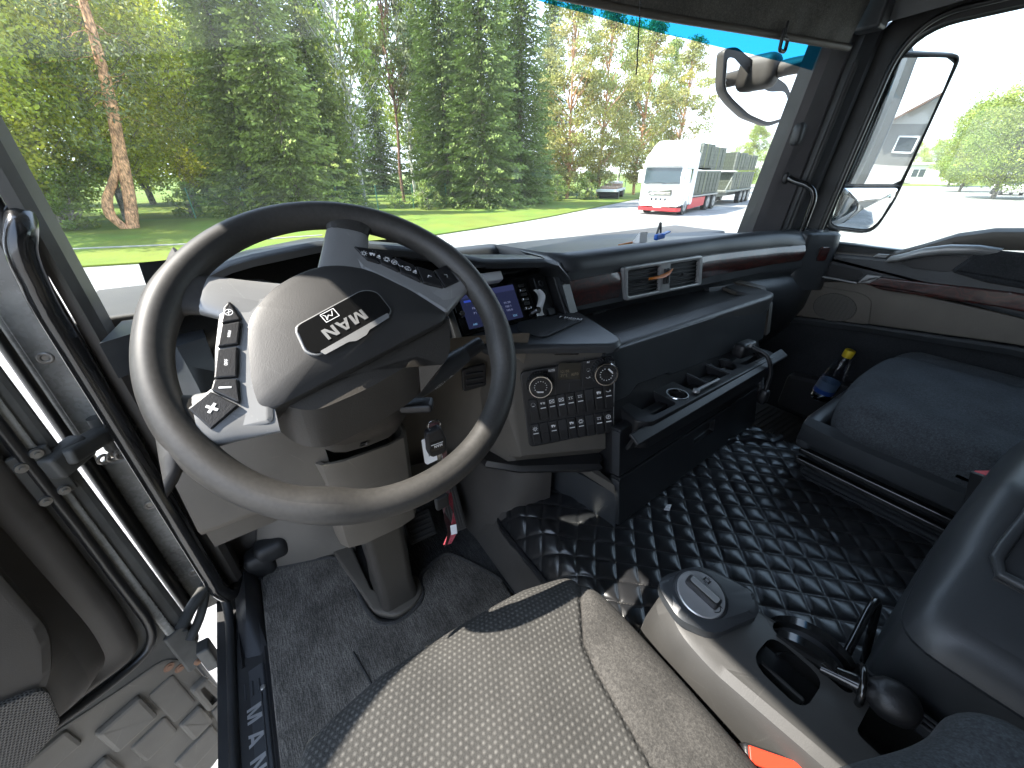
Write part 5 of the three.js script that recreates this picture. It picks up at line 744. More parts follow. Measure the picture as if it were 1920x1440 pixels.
// ---------- driver door (open) ----------
const DH = [-.35, 0, -.84], DD = [-.883, 0, .47], DMx = basis(DH, DD, [0, 1, 0]);   // u along the opened door, v up, normal = DD x up
{
  // DD x up points away from the cab, so inner faces use negative n
  const t = thing('driver_door', 'opened driver door with grey inner trim, speaker mesh and step cover', 'door', [-.7, -1.4, -.65]);
  const P = (pts, n0, n1, b = .005, r = .015, holes) => prism(roundPoly(pts, r, 5), n1 - n0, at(DMx, 0, 0, n0), b, holes);
  part(t, 'door_skin', P([[-.005, -1.40], [1.08, -1.40], [1.08, -.18], [0, -.18]], .055, .085, .008), M.cabPaint);
  part(t, 'door_frame', P([[-.024, -1.0, .03], [1.08, -1.0], [1.08, -.19], [-.014, -.19]], -.002, .055, .010), M.jambDark);
  part(t, 'edge_flange', P([[.006, -.99, .04], [.020, -1.0, .04], [.032, -.2], [.006, -.2]], -.008, .0, .003, .004), M.jamb);
  const seal = part(t, 'door_seal', rod([[.024, -.20], [.026, -.60], [.030, -.86], [.06, -.905], [.14, -.905], [.30, -.885], [1.0, -.86]].map(p => V(p[0], p[1], -.010).applyMatrix4(DMx).toArray()), .0085, { bend: .05 }), M.rubberGloss);
  // inner trim: raised sculpted panel with a deep pocket channel
  const trim = part(t, 'inner_trim', loft([0, 1, 2, 3, 4, 5, 6].map(i => { const n = [-.004, -.016, -.022, -.022, -.016, -.046, -.052][i], a = [.040, .044, .054, .070, .088, .120, .150][i]; const bot = [-.888, -.886, -.878, -.868, -.86, -.855, -.85][i]; return roundPoly([[a, -.19], [a, -.50], [a + .004, -.76, .06], [a + .018, bot, .04], [a + .10, bot + .006], [1.04 - i * .01, bot + .03], [1.04 - i * .01, -.19]], .02, 5).map(p => V(p[0], p[1], n).applyMatrix4(DMx).toArray()); })), M.doorTrim, { crease: .9 });
  part(t, 'pocket_face', P([[.105, -.30], [.120, -.66], [.150, -.74], [.205, -.80], [1.0, -.80], [1.0, -.30]], -.075, -.03, .015, .03), M.doorTrim);
  part(t, 'speaker_grille', P([[.165, -.742], [.30, -.66], [.42, -.70], [.42, -.845], [.235, -.858], [.185, -.835]], -.085, -.06, .004, .02), M.grille);
  part(t, 'pull_recess', P([[.24, -.60], [.40, -.58], [.40, -.68], [.25, -.68]], -.0775, -.07, .002, .02), M.black);
  // lower step cover of the door with moulded blocks
  const low = part(t, 'step_cover', P([[.014, -1.02], [.045, -.955, .02], [.10, -.945], [.25, -.905], [1.02, -.88], [1.02, -1.40], [.09, -1.40], [.055, -1.38], [.04, -1.28], [.012, -1.15]], -.006, .03, .006, .012), M.doorLow);
  const blk = (a, b, c, d, n, r = .008) => part(low, 'moulded_block', P([[a, c], [a, d], [b, d], [b, c]], -n, 0, Math.min(.008, n * .45), r), M.doorLow);
  blk(.050, .098, -1.145, -1.010, .010); blk(.105, .180, -1.075, -.985, .020); blk(.10, .165, -1.175, -1.10, .012); blk(.048, .095, -1.245, -1.160, .018); blk(.055, .14, -1.33, -1.255, .014); blk(.195, .300, -.985, -.925, .014); blk(.19, .26, -1.14, -1.06, .018); blk(.32, .50, -1.10, -.95, .016); blk(.17, .24, -1.3, -1.19, .012);
  part(low, 'side_cup', [P([[.004, -1.20], [.012, -1.09], [.046, -1.09], [.046, -1.20]], -.022, .0, .006, .010, [roundPoly([[.014, -1.19], [.019, -1.10], [.040, -1.10], [.040, -1.19]], .006, 4)]), P([[.020, -1.36], [.012, -1.22], [.042, -1.215], [.048, -1.36]], -.014, .0, .005, .008)], M.doorLow);
  for (const [u, v] of [[.048, -.985], [.036, -1.012]]) part(low, 'bolt', turnedOn(at(DMx, u, v, -.006).multiply(new THREE.Matrix4().makeRotationX(Math.PI)), [[0, .004], [.005, .004], [.006, .002], [.010, .002], [.010, 0]], 16), std(C(.26, .15, .10), .6, { metalness: .5 }));
  // window frame of the opened door (glass stays in it) and hinges
  part(t, 'window_frame', P([[.0, -.22], [.02, .42, .10], [1.08, .46], [1.08, -.22]], .01, .05, .006, .02, [roundPoly([[.055, -.16], [.07, .36, .08], [1.02, .40], [1.02, -.16]], .02, 6)]), M.rubber);
  part(t, 'window_glass', gridSurf((u, v) => V(mix(.05, 1.03, u), mix(-.18, .41, v), .03).applyMatrix4(DMx).toArray(), 1, 1), M.glassSide, { crease: 2 });
  const hg = part(t, 'hinge', [obox(DMx, -.004, .062, -.480, -.385, -.014, -.003, .004), bar([-.335, -.415, -.825], [-.292, -.43, -.925], .034, .030, [0, 1, 0], .008), bar([-.352, -.425, -.815], [-.318, -.42, -.872], .03, .045, [0, 1, 0], .008), cyl([-.302, -.465, -.915], [-.302, -.395, -.915], .012)], M.jambDark);
  for (const [u, v] of [[.012, -.392], [.034, -.405], [.012, -.470], [.036, -.474]]) part(hg, 'bolt', turnedOn(at(DMx, u, v, -.014).multiply(new THREE.Matrix4().makeRotationX(Math.PI)), [[0, .009], [.0035, .009], [.0035, .005], [.0075, .005], [.0085, 0]], 16), M.screw);
  part(t, 'check_spring', [0, 1, 2].map(i => new THREE.TorusGeometry(.008, .003, 8, 16).rotateY(.6).translate(-.296 - i * .012, -.478, -.905)), M.steel);
  const ck = part(t, 'hinge', [rod([[-.342, -.905, -.825], [-.322, -.895, -.860], [-.298, -.893, -.90], [-.285, -.895, -.935]], .013, { seg: 24, n: 10 }), rod([[-.338, -.945, -.820], [-.312, -.925, -.86], [-.294, -.900, -.91]], .010, { seg: 20, n: 10 }), obox(DMx, -.012, .03, -1.045, -.905, -.012, -.002, .005), box(-.338, -.312, -1.055, -.975, -.835, -.80, .006)], M.jambDark);
  part(ck, 'bolt', turnedOn(at(DMx, .008, -1.03, -.012).multiply(new THREE.Matrix4().makeRotationX(Math.PI)), [[0, .007], [.006, .006], [.008, 0]], 14), std(C(.28, .16, .10), .6, { metalness: .4 }));
}
// ---------- exterior mirrors ----------
function bigMirror(label, sx, aimPoint, cx, cz) {
  const t = thing('wing_mirror', label, 'mirror', [cx, -.25, cz], 'door mirrors of the cab');
  const n = V(aimPoint[0], -.03, aimPoint[1]).normalize(), u = V().crossVectors(V(0, 1, 0), n).normalize(), MM = basis([cx, 0, cz], u.toArray(), V().crossVectors(n, u).toArray());
  const fl = (a, b) => sx > 0 ? [a, b] : [-a, b], pg = pts => sx > 0 ? pts : pts.map(p => [-p[0], p[1]]).reverse();
  part(t, 'housing', loft([[0, 1], [-.012, 1.03], [-.05, 1], [-.09, .86], [-.105, .6]].map(([nn, s]) => roundPoly(pg([[-.112, -.20, .04], [.085, -.222, .05], [.112, -.10], [.112, .335, .03], [-.112, .345, .03]]), .03, 5).map(p => V(p[0] * s, .06 + (p[1] - .06) * s, nn).applyMatrix4(MM).toArray()))), M.black, { crease: .8 });
  part(t, 'mirror_glass', gridSurf((a, b) => { const x = mix(-.104, .104, a), y = mix(-.045, .330, b); return V(x, y, .0045 - (x * x + (y - .14) * (y - .14)) / 9).applyMatrix4(MM).toArray(); }, 16, 24), M.mirror, { crease: 2 });
  part(t, 'wide_angle_glass', loft([[0, 1], [.006, .99], [.012, .8], [.0155, .45], [.0165, .05]].map(([nn, s]) => roundPoly(pg([[-.104, -.192, .04], [.080, -.212, .05], [.104, -.10], [.104, -.058], [-.104, -.058]]), .012, 4).map(p => V(p[0] * s, -.13 + (p[1] + .13) * s, nn).applyMatrix4(MM).toArray()))), M.mirror, { crease: 1.4 });
  part(t, 'bezel', prism(roundPoly(pg([[-.113, -.205, .04], [.088, -.226, .05], [.114, -.10], [.114, .338, .03], [-.114, .347, .03]]), .03, 5), .012, at(MM, 0, 0, -.006), .003, [roundPoly(pg([[-.106, -.196, .04], [.083, -.216, .05], [.106, -.10], [.106, -.055], [-.106, -.055]]), .01, 4), roundPoly(pg([[-.106, -.048], [.106, -.048], [.106, .328, .02], [-.106, .336, .02]]), .01, 4)]), M.rubberGloss);
  const hx = sx > 0 ? 1.90 : -.37; part(t, 'arm', rod([[hx, .36, cz - .10], [mix(hx, cx, .6), .40, cz - .09], [cx, .34, cz - .06]], .032, { seg: 16 }), M.black, { crease: 1 }); part(t, 'arm', rod([[hx, -.24, cz - .10], [mix(hx, cx, .6), -.26, cz - .09], [cx, -.19, cz - .05]], .024, { seg: 16 }), M.black, { crease: 1 });
  return { t, MM };
}
bigMirror('tall black passenger wing mirror seen through the passenger window', 1, [-.595, .804], 2.075, -.60);
bigMirror('tall black driver wing mirror outside the opened door', -1, [.30, .95], -.80, -1.02);
{
  const t = thing('ramp_mirror', 'rounded black close view mirror on an arm above the windscreen corner', 'mirror', [1.92, .30, -1.02]);
  const n = V(-.11, -.74, .74).normalize(), MM = basis([1.90, .306, -1.075], V().crossVectors(V(0, 1, 0), n).toArray(), [0, 1, 0]);
  const og = roundPoly([[-.148, -.027], [-.172, .070, .02], [-.134, .070, .01], [-.005, .017], [.107, -.019], [.222, -.009, .03], [.282, -.072, .03], [.255, -.103], [.160, -.123], [.027, -.100], [-.090, -.056]], .03, 4), oh = roundPoly([[-.166, -.028], [-.200, .092, .02], [-.136, .106, .02], [.025, .060], [.224, .014], [.292, -.038], [.290, -.106], [.183, -.138], [.015, -.112], [-.101, -.066]], .03, 4), ctr = (p, s) => [.06 + (p[0] - .06) * s, -.025 + (p[1] + .025) * s];
  part(t, 'mirror_glass', prism(og, .004, at(MM, 0, 0, .004), .001), M.mirror);
  part(t, 'housing', loft([[.0045, .97], [.006, .985], [-.004, 1], [-.03, .97], [-.055, .80], [-.07, .5]].map(([nn, s]) => oh.map(p => { const q = ctr(p, s); return V(q[0], q[1], nn).applyMatrix4(MM).toArray(); }))), M.greigeDark, { crease: 1 });
  part(t, 'arm', rod([[1.93, .335, -1.03], [1.93, .345, -.98], [1.92, .345, -.90], [1.90, .335, -.78]], .027, { seg: 20, n: 14 }), M.greigeDark, { crease: 1 }); part(t, 'joint_cover', rbox(1.87, 1.96, .285, .40, -1.13, -.985, .035, 12), M.greigeDark, { crease: 1 });
}
{ // outside of the cab and the trailer behind it: seen only in the mirrors
  part(cab, 'outer_side', box(1.948, 1.965, -1.35, .80, .54, 1.70, .01), M.cabPaint); part(cab, 'outer_side', box(-.42, -.385, -1.35, .80, .44, 1.70, .01), M.cabPaint);
  const t = thing('semi_trailer', 'dark grey box trailer coupled behind the cab', 'trailer', [.775, -2.4, 8]);
  part(t, 'box_body', box(-.50, 2.05, -1.25, 1.3, 2.4, 14.8, .02), std(C(.11, .115, .12), .5)); part(t, 'chassis', box(.1, 1.45, -1.6, -1.25, 2.6, 14.6, .02), M.black);
  for (const z of [3.6, 10.6, 11.9, 13.2]) for (const x of [-.34, 1.89]) part(t, 'wheel', new THREE.CylinderGeometry(.5, .5, .32, 28).rotateZ(Math.PI / 2).translate(x, -1.9, z), M.rubber);
  part(t, 'side_guard', [box(2.0, 2.04, -2.0, -1.5, 4.6, 9.6, .01), box(-.49, -.45, -2.0, -1.5, 4.6, 9.6, .01)], M.jamb);
}
// ---------- outdoors: yard, lawn, trees, fence, parked truck ----------
{
  const R = 420;
  const yard = structure('yard', new THREE.CircleGeometry(R, 48).rotateX(-Math.PI / 2), std(C(.26, .252, .24), .95, { map: T.gravel }));
  const front = [[-90, -46], [-40, -26], [-14, -18.6], [-4, -16.0], [2.2, -14.8], [7.6, -16.2], [14.2, -18.4], [22, -22.0], [31, -26.2], [44, -31.5], [70, -40], [110, -50], [160, -60], [260, -85], [260, -300], [-200, -300], [-200, -60]];
  structure('lawn', plan(roundPoly(front, 3, 4), .0, .06, .02), std(C(.52, .54, .50), 1, { map: T.grass }), 1);
  structure('lawn', plan(roundPoly([[95, -28], [125, -33], [250, -52], [330, -20], [330, 40], [250, 20], [150, -8], [112, -16]], 6, 4), .0, .05, .02), std(C(.62, .62, .6), 1, { map: T.grass }), 1);
  structure('kerb', rod([[-40, .05, -30.5], [-14, .06, -21.6], [-4.5, .06, -19.6], [-1, .06, -18.6], [3, .06, -18.3]], .045, { seg: 60, n: 6 }), std(C(.26, .25, .22), .9));
}
const polar = (azDeg, d) => [Math.sin(azDeg * Math.PI / 180) * d, -Math.cos(azDeg * Math.PI / 180) * d];
// foliage helpers: a leaf tuft is a few small blades; crowns are thousands of them
class Leaves { constructor() { this.p = []; this.c = []; }
  quad(c, u, v, col) { const a = c.clone().addScaledVector(u, -.5).addScaledVector(v, -.5), b = c.clone().addScaledVector(u, .5).addScaledVector(v, -.35), d = c.clone().addScaledVector(u, .35).addScaledVector(v, .5), e = c.clone().addScaledVector(u, -.5).addScaledVector(v, .35); for (const q of [a, b, d, a, d, e]) { this.p.push(q.x, q.y, q.z); this.c.push(...col); } }
  geo() { const g = new THREE.BufferGeometry(); g.setAttribute('position', new THREE.Float32BufferAttribute(this.p, 3)); g.setAttribute('color', new THREE.Float32BufferAttribute(this.c, 3)); g.computeVertexNormals(); return g; } }
const leafMat = std(C(1), .75, { vertexColors: true, side: THREE.DoubleSide }), leafSoft = phy(C(1), .8, { vertexColors: true, side: THREE.DoubleSide, transmission: .45, thickness: 0 });
const rv = () => V(rr(-1, 1), rr(-1, 1), rr(-1, 1)).normalize();
function limb(g, a, b, r0, r1, wob = .1) { const P = [], n = 5; for (let i = 0; i <= n; i++) { const k = i / n; P.push([mix(a[0], b[0], k) + (i && i < n ? rr(-wob, wob) : 0), mix(a[1], b[1], k), mix(a[2], b[2], k) + (i && i < n ? rr(-wob, wob) : 0)]); } const c = new THREE.CatmullRomCurve3(P.map(p => V(...p))), rings = []; for (let i = 0; i <= 10; i++) { const k = i / 10, p = c.getPoint(k), r = mix(r0, r1, k), q = []; for (let j = 0; j < 8; j++) { const t = j / 8 * 6.2832; q.push([p.x + Math.cos(t) * r, p.y, p.z + Math.sin(t) * r]); } rings.push(q); } g.push(loft(rings)); return c; }
const treeMesh = (parent, name, geo, mat) => { const m = new THREE.Mesh(geo, mat); m.name = name; m.castShadow = m.receiveShadow = true; parent.add(m); return m; };
function spruceProto(h, rBase, tint, s0) {                               // drooping tiers of needle sprays
  seed = s0; const g = new THREE.Group(), tr = [], L = new Leaves(); limb(tr, [0, -.1, 0], [0, h, 0], h * .014, .03, .03);
  const tiers = Math.round(h * 3.4);
  for (let i = 0; i < tiers; i++) {
    const y = mix(.5, h - .3, Math.pow(i / tiers, .92)), k = 1 - y / h, R = rBase * Math.pow(k, .8) * rr(.72, 1.08) + .25, nb = Math.round(6 + 5 * k);
    for (let b = 0; b < nb; b++) {
      const az = b / nb * 6.283 + i * 1.9 + rr(-.35, .35), len = R * rr(.7, 1.12), dx = Math.cos(az), dz = Math.sin(az), n = Math.max(7, Math.round(len * 11)), tone = rr(.8, 1.15);
      if (b % 3 === 0) limb(tr, [0, y + .1, 0], [dx * len * .8, y - len * .25, dz * len * .8], .025, .008, .02);
      for (let j = 0; j < n; j++) {
        const f = (j + .6) / n, px = dx * len * f, pz = dz * len * f, py = y - len * .42 * f + len * .16 * f * f * f;
        for (let q = 0; q < 3; q++) { const side = (q - 1) * rr(.05, .34) * (1.2 - f * .5), c = V(px - dz * side, py - rr(0, .22) - Math.abs(side) * .3, pz + dx * side), u = V(dx * rr(.08, .19) + rr(-.06, .06), rr(-.10, .02), dz * rr(.08, .19) + rr(-.06, .06)), v = V(rr(-.07, .07) - dz * .05, rr(-.11, -.03), rr(-.07, .07) + dx * .05); const tip = f > .75 ? 1.25 : 1, w = tone * rr(.8, 1.2) * tip; L.quad(c, u, v, [tint[0] * w, tint[1] * w, tint[2] * w]); }
      }
    }
  }
  treeMesh(g, 'trunk', prep(list(tr)), M.barkDark ||= std(C(.16, .12, .09), .95, { map: T.bark })); treeMesh(g, 'crown', L.geo(), leafMat); return g;
}
function leafyProto(h, R, trunkH, tint, s0, opt = {}) {                  // broad crown of clumps on limbs
  seed = s0; const g = new THREE.Group(), tr = [], L = new Leaves(), top = [rr(-.4, .4) + (opt.lean || 0), h * .86, rr(-.4, .4)]; const r0 = opt.r || h * .016; const stem = limb(tr, [0, -.1, 0], top, r0, r0 * .25, .12);
  const nc = opt.clumps || 60;
  for (let i = 0; i < nc; i++) {
    const k = rr(0, 1), y = mix(trunkH, h, k), prof = Math.sin(Math.PI * clamp((k + .12) / 1.15, .02, .99)), az = rr(0, 6.283), d = R * prof * Math.sqrt(rr(.12, 1)), sp = stem.getPoint(clamp(y / h * .95, 0, 1)), c = V(sp.x + Math.cos(az) * d, y + rr(-.3, .3), sp.z + Math.sin(az) * d);
    if (i % 2 === 0) { const s = stem.getPoint(clamp((y - d * .6) / h, .08, .95)); limb(tr, s.toArray(), c.toArray(), .05 * (opt.r ? 1.4 : 1), .012, .12); }
    const cr = R * rr(.16, .34) * (opt.clump || 1), n = Math.round((opt.n || 85) * rr(.7, 1.3)), tone = rr(.7, 1.3), ty = rr(-.12, .12);
    for (let j = 0; j < n; j++) { const o = rv().multiplyScalar(cr * Math.cbrt(rnd())); o.y *= opt.flat || .75; const s = (opt.leaf || .16) * rr(.6, 1.4), u = rv().multiplyScalar(s), v = rv(); v.addScaledVector(u, -v.dot(u) / u.lengthSq()).setLength(s * .8); if (opt.droop) v.y -= s * opt.droop; const w = tone * rr(.7, 1.35); L.quad(c.clone().add(o), u, v, [tint[0] * w * (1 + ty), tint[1] * w, tint[2] * w * (1 - ty)]); }
  }
  treeMesh(g, 'trunk', prep(list(tr)), opt.bark || (M.barkGrey ||= std(C(.22, .19, .16), .95, { map: T.bark }))); treeMesh(g, 'crown', L.geo(), leafSoft); return g;
}
const usedProto = new Set();
function plant(proto, name, label, category, az, d, scale, turn, group, sy = 1) {
  const t = usedProto.has(proto) ? proto.clone() : proto; usedProto.add(proto);
  const [x, z] = polar(az, d); t.name = numbered(name); t.position.set(x, 0, z); t.scale.set(scale, scale * sy, scale); t.rotation.y = turn; t.userData = { label, category, group }; scene.add(t); return t;
}
const barkPine = std(C(.50, .27, .14), .9, { map: T.bark }), barkBirch = std(C(.55, .53, .48), .85, { map: T.bark });
const spA = spruceProto(16, 3.0, [.145, .190, .030], 101), spB = spruceProto(18, 3.3, [.108, .155, .028], 202);
const brA = leafyProto(11, 4.2, 2.0, [.38, .41, .030], 404, { clumps: 170, n: 210, leaf: .10 }), brB = leafyProto(10, 3.6, 1.2, [.26, .33, .04], 505, { clumps: 160, n: 200, leaf: .10 });
const bi = leafyProto(15, 2.4, 2.6, [.26, .33, .05], 606, { clumps: 110, n: 85, leaf: .13, clump: 1.15, droop: .5, bark: barkBirch, r: .13 });
const pineY = leafyProto(14.5, 3.2, 1.6, [.34, .33, .08], 707, { clumps: 150, n: 130, leaf: .13, flat: .6, bark: barkPine, r: .17 }), pineG = leafyProto(14, 2.4, 7.0, [.17, .20, .055], 808, { clumps: 60, n: 80, leaf: .16, flat: .5, bark: std(C(.24, .13, .085), .9, { map: T.bark }), r: .13 });
const bush = leafyProto(2.0, 1.3, .1, [.22, .29, .045], 909, { clumps: 36, n: 60, leaf: .10, r: .02 });
const GW = 'trees of the wood beyond the fence';
{
  const S = 'dark green spruce ', L1 = 'bright yellow green leafy tree ';
  plant(brA, 'leafy_tree', L1 + 'at the far left of the windscreen', 'tree', -18, 27, 1.1, .4, GW); plant(brA, 'leafy_tree', L1 + 'right behind the leaning pine', 'tree', -8.5, 31, 1.12, 2.1, GW); plant(brB, 'leafy_tree', 'green leafy tree low behind the left windscreen pillar', 'tree', -13, 29, .95, 1.2, GW); plant(brA, 'leafy_tree', L1 + 'between the leaning pine and the first spruce', 'tree', -2.5, 36, 1.1, 3.7, GW);
  plant(brB, 'leafy_tree', 'dark leafy tree deep in the wood at the left', 'tree', -20, 36, 1.5, .9, GW); plant(brB, 'leafy_tree', 'leafy tree far behind the leaning pine', 'tree', -6, 44, 1.5, 2.9, GW);
  plant(spA, 'spruce_tree', S + 'with wide skirt just right of the leaning pine', 'tree', 3.6, 30.0, 1.0, .2, GW); plant(spA, 'spruce_tree', S + 'standing above the steering wheel rim', 'tree', 7.6, 28.6, 1.05, 1.9, GW); plant(spB, 'spruce_tree', S + 'behind the one above the wheel rim', 'tree', 5.6, 35, 1.0, 3.0, GW); plant(spA, 'spruce_tree', 'slim dark spruce left of the birch', 'tree', 11.6, 33.5, .95, 4.4, GW);
  plant(bi, 'birch_tree', 'tall light green birch in the gap between the spruces', 'tree', 15.2, 34, 1.05, .6, GW); plant(bi, 'birch_tree', 'second light green birch nearer the dense spruces', 'tree', 21.6, 39, 1.1, 2.2, GW); plant(pineG, 'pine_tree', 'pine with bare reddish trunk beside the birches', 'tree', 20.0, 37, 1.05, .3, GW);
  plant(spB, 'spruce_tree', 'tall dense spruce left of the pair by the fence', 'tree', 26.0, 32.5, 1.0, .9, GW); plant(spB, 'spruce_tree', 'tall dense spruce in the middle of the windscreen', 'tree', 30.6, 31, 1.04, 2.5, GW); plant(spB, 'spruce_tree', 'tall dense spruce left of the yellowish trees', 'tree', 35.2, 34, 1.02, 4.0, GW); plant(spA, 'spruce_tree', 'spruce filling the wood behind the dense pair', 'tree', 28.3, 40, 1.1, 5.1, GW);
  plant(pineY, 'pine_tree', 'yellowish pine left of the white truck', 'tree', 41.5, 41, 1.0, .5, GW); plant(pineY, 'pine_tree', 'yellowish pine just behind the white truck cab', 'tree', 45.5, 44, 1.0, 1.4, GW); plant(pineY, 'pine_tree', 'yellowish pine above the white truck roof', 'tree', 50.0, 50, 1.0, 2.6, GW); plant(pineY, 'pine_tree', 'yellowish pine at the right end of the wood', 'tree', 54.3, 56, .98, 3.3, GW); plant(bi, 'birch_tree', 'green birch behind the yellowish pines', 'tree', 47.8, 52, 1.02, 4.1, GW); plant(spA, 'spruce_tree', 'green spruce between dense spruce and yellowish pine', 'tree', 38.8, 47, 1.15, .1, GW); plant(bi, 'birch_tree', 'green birch farthest right in the wood', 'tree', 52.3, 58, 1.0, 2.0, GW);
  const ord = ['first', 'second', 'third', 'fourth', 'fifth', 'sixth', 'seventh', 'eighth']; let k = 0; for (const [az, d, s] of [[-15, 48, 1.2], [-1, 50, 1.1], [2, 42, 1.0], [9.5, 46, 1.1], [13.5, 52, 1.15], [17.8, 54, 1.1], [23.5, 50, 1.15], [33, 48, 1.1]]) plant(k % 2 ? spA : spB, 'spruce_tree', ord[k] + ' spruce from the left in the dark back row of the wood', 'tree', az, d, s, k++ * 1.3, 'back row of the wood');
  plant(brB, 'leafy_tree', 'leafy tree behind the trailer load', 'tree', 62.5, 78, .82, .8, 'trees behind the yard'); plant(brA, 'leafy_tree', 'pale green leafy tree right of the trailer', 'tree', 65.5, 84, .75, 1.9, 'trees behind the yard'); plant(brB, 'leafy_tree', 'low leafy tree beside the windscreen pillar', 'tree', 68, 92, .8, 3.2, 'trees behind the yard');
  plant(brB, 'leafy_tree', 'green tree at the right edge of the passenger window', 'tree', 82.6, 62, 1.18, .3, 'trees behind the yard'); plant(brB, 'leafy_tree', 'green tree beside the large one in the passenger window', 'tree', 80.3, 80, .95, 2.2, 'trees behind the yard'); plant(pineY, 'pine_tree', 'yellowish tree at the far right of the passenger window', 'tree', 84.8, 66, .55, 1.0, 'trees behind the yard');
  plant(brB, 'leafy_tree', 'full green tree right behind the white shed', 'tree', 79.4, 104, 1.15, 4.4, 'trees behind the yard'); plant(brA, 'leafy_tree', 'bright green tree above the far parked cars', 'tree', 84.0, 84, 1.1, 5.2, 'trees behind the yard'); plant(brB, 'leafy_tree', 'tall green tree cut by the right edge of the picture', 'tree', 86.0, 64, 1.35, 3.1, 'trees behind the yard');
  k = 0; for (const az of [74.2, 76.2, 77.8, 79.2]) plant(k % 2 ? brA : brB, 'leafy_tree', ord[k] + ' of the small distant trees behind the white shed, from the left', 'tree', az, 150 + k * 6, [.95, .8, .9, .85][k], k++ * 2.1, 'distant trees behind the shed');
  k = 0; for (const [az, d, s] of [[1.5, 29.2, 1], [11.5, 29.4, .9], [23.0, 29.8, .8], [37.5, 36, 1.1], [-3.2, 30, .8], [-12.4, 27, .8], [19.0, 31, .6], [40, 38, .9], [44, 40, 1.0], [33.5, 31.5, .7]]) plant(bush, 'bush', ['round green bush at the fence below the first spruce', 'green bush at the fence by the slim spruce', 'green bush at the fence below the reddish pine', 'green bush at the foot of the dense spruces', 'small green bush at the foot of the leaning pine', 'small green bush behind the left windscreen pillar', 'small green bush in the gap below the birches', 'green bush left of the yellowish pine', 'green bush under the yellowish pine', 'small green bush right of the dense spruce'][k], 'bush', az, d, s, k++ * 1.7, 'bushes along the fence');
  // the leaning double-stemmed pine near the fence
  const t = new THREE.Group(); t.name = numbered('pine_tree'); const [x, z] = polar(-8.48, 26.1); t.position.set(x, 0, z); t.userData = { label: 'leaning pine with orange trunk and a curved second stem', category: 'tree', group: GW }; scene.add(t); seed = 77;
  const tr = []; const tube = (pts, rs) => { const c = new THREE.CatmullRomCurve3(pts.map(p => V(...p))), rings = []; for (let i = 0; i <= 40; i++) { const k2 = i / 40, p = c.getPoint(k2), r = lerpTab(rs, k2) * (1 + .025 * Math.sin(i * 2.3)), q = []; for (let j = 0; j < 12; j++) { const a = j / 12 * 6.2832; q.push([p.x + Math.cos(a) * r, p.y, p.z + Math.sin(a) * r]); } rings.push(q); } tr.push(loft(rings)); return c; };
  const main = tube([[0, -.1, 0], [.33, 1.1, 0], [.57, 2.2, .05], [.81, 3.5, .05], [1.08, 4.8, 0], [1.29, 6.2, 0], [1.43, 7.4, -.1], [1.55, 9, -.1], [1.7, 14, -.3]], [[0, .25], [.2, .23], [.5, .21], [1, .1]]); tube([[-.1, -.1, .05], [-.35, .30, .1], [-.50, .65, .12], [-.38, 1.25, .1], [.03, 1.9, .08], [.45, 2.6, .05], [.68, 3.3, .05]], [[0, .19], [.5, .20], [1, .15]]);
  const L = new Leaves(); for (let i = 0; i < 46; i++) { const k2 = rr(.40, 1), s = main.getPoint(k2), az = rr(0, 6.28), d = rr(.6, 2.8), c = V(s.x + Math.cos(az) * d, s.y + rr(-.6, .6), s.z + Math.sin(az) * d); limb(tr, s.toArray(), c.toArray(), .045, .012, .15); for (let j = 0; j < 55; j++) { const o = rv().multiplyScalar(.75 * Math.cbrt(rnd())); o.y *= .5; const u = rv().multiplyScalar(rr(.1, .22)), v = rv().multiplyScalar(rr(.05, .1)), w = rr(.6, 1.4); L.quad(c.clone().add(o), u, v, [.11 * w, .13 * w, .04 * w]); } }
  treeMesh(t, 'trunk', prep(list(tr)), barkPine); treeMesh(t, 'crown', L.geo(), leafMat);
}
{ // green wire mesh fence with posts
  const t = thing('wire_fence', 'green wire mesh fence with thin posts along the lawn', 'fence', [12, -2.4, -28.5]);
  const fg = std(C(.05, .16, .10), .6), pg = box(-.03, .03, 0, 1.6, -.03, .03, .006), wires = [], A = [-14, -31.5], B = [38, -29.5];
  const fz = x => lerpTab([[-14, -31], [2, -28.6], [14, -28.4], [30, -31], [46, -36]], x);
  for (let i = 0; i <= 24; i++) { const x = -14 + i * 2.5; piece(t, 'post', pg, fg, [x, -2.4, fz(x)]); }
  for (let x = -14; x < 46; x += .1) { const z = fz(x); wires.push(box(x - .0022, x + .0022, -2.35, -.85, z - .002, z + .002, 0.0005, 1)); }
  for (let y = -2.3; y < -.8; y += .2) for (let x = -14; x < 46; x += 2.5) wires.push(bar([x, y, fz(x)], [x + 2.5, y, fz(x + 2.5)], .005, .005, [0, 1, 0], .0005));
  part(t, 'wire_mesh', wires, fg, { kind: 'stuff' });
}
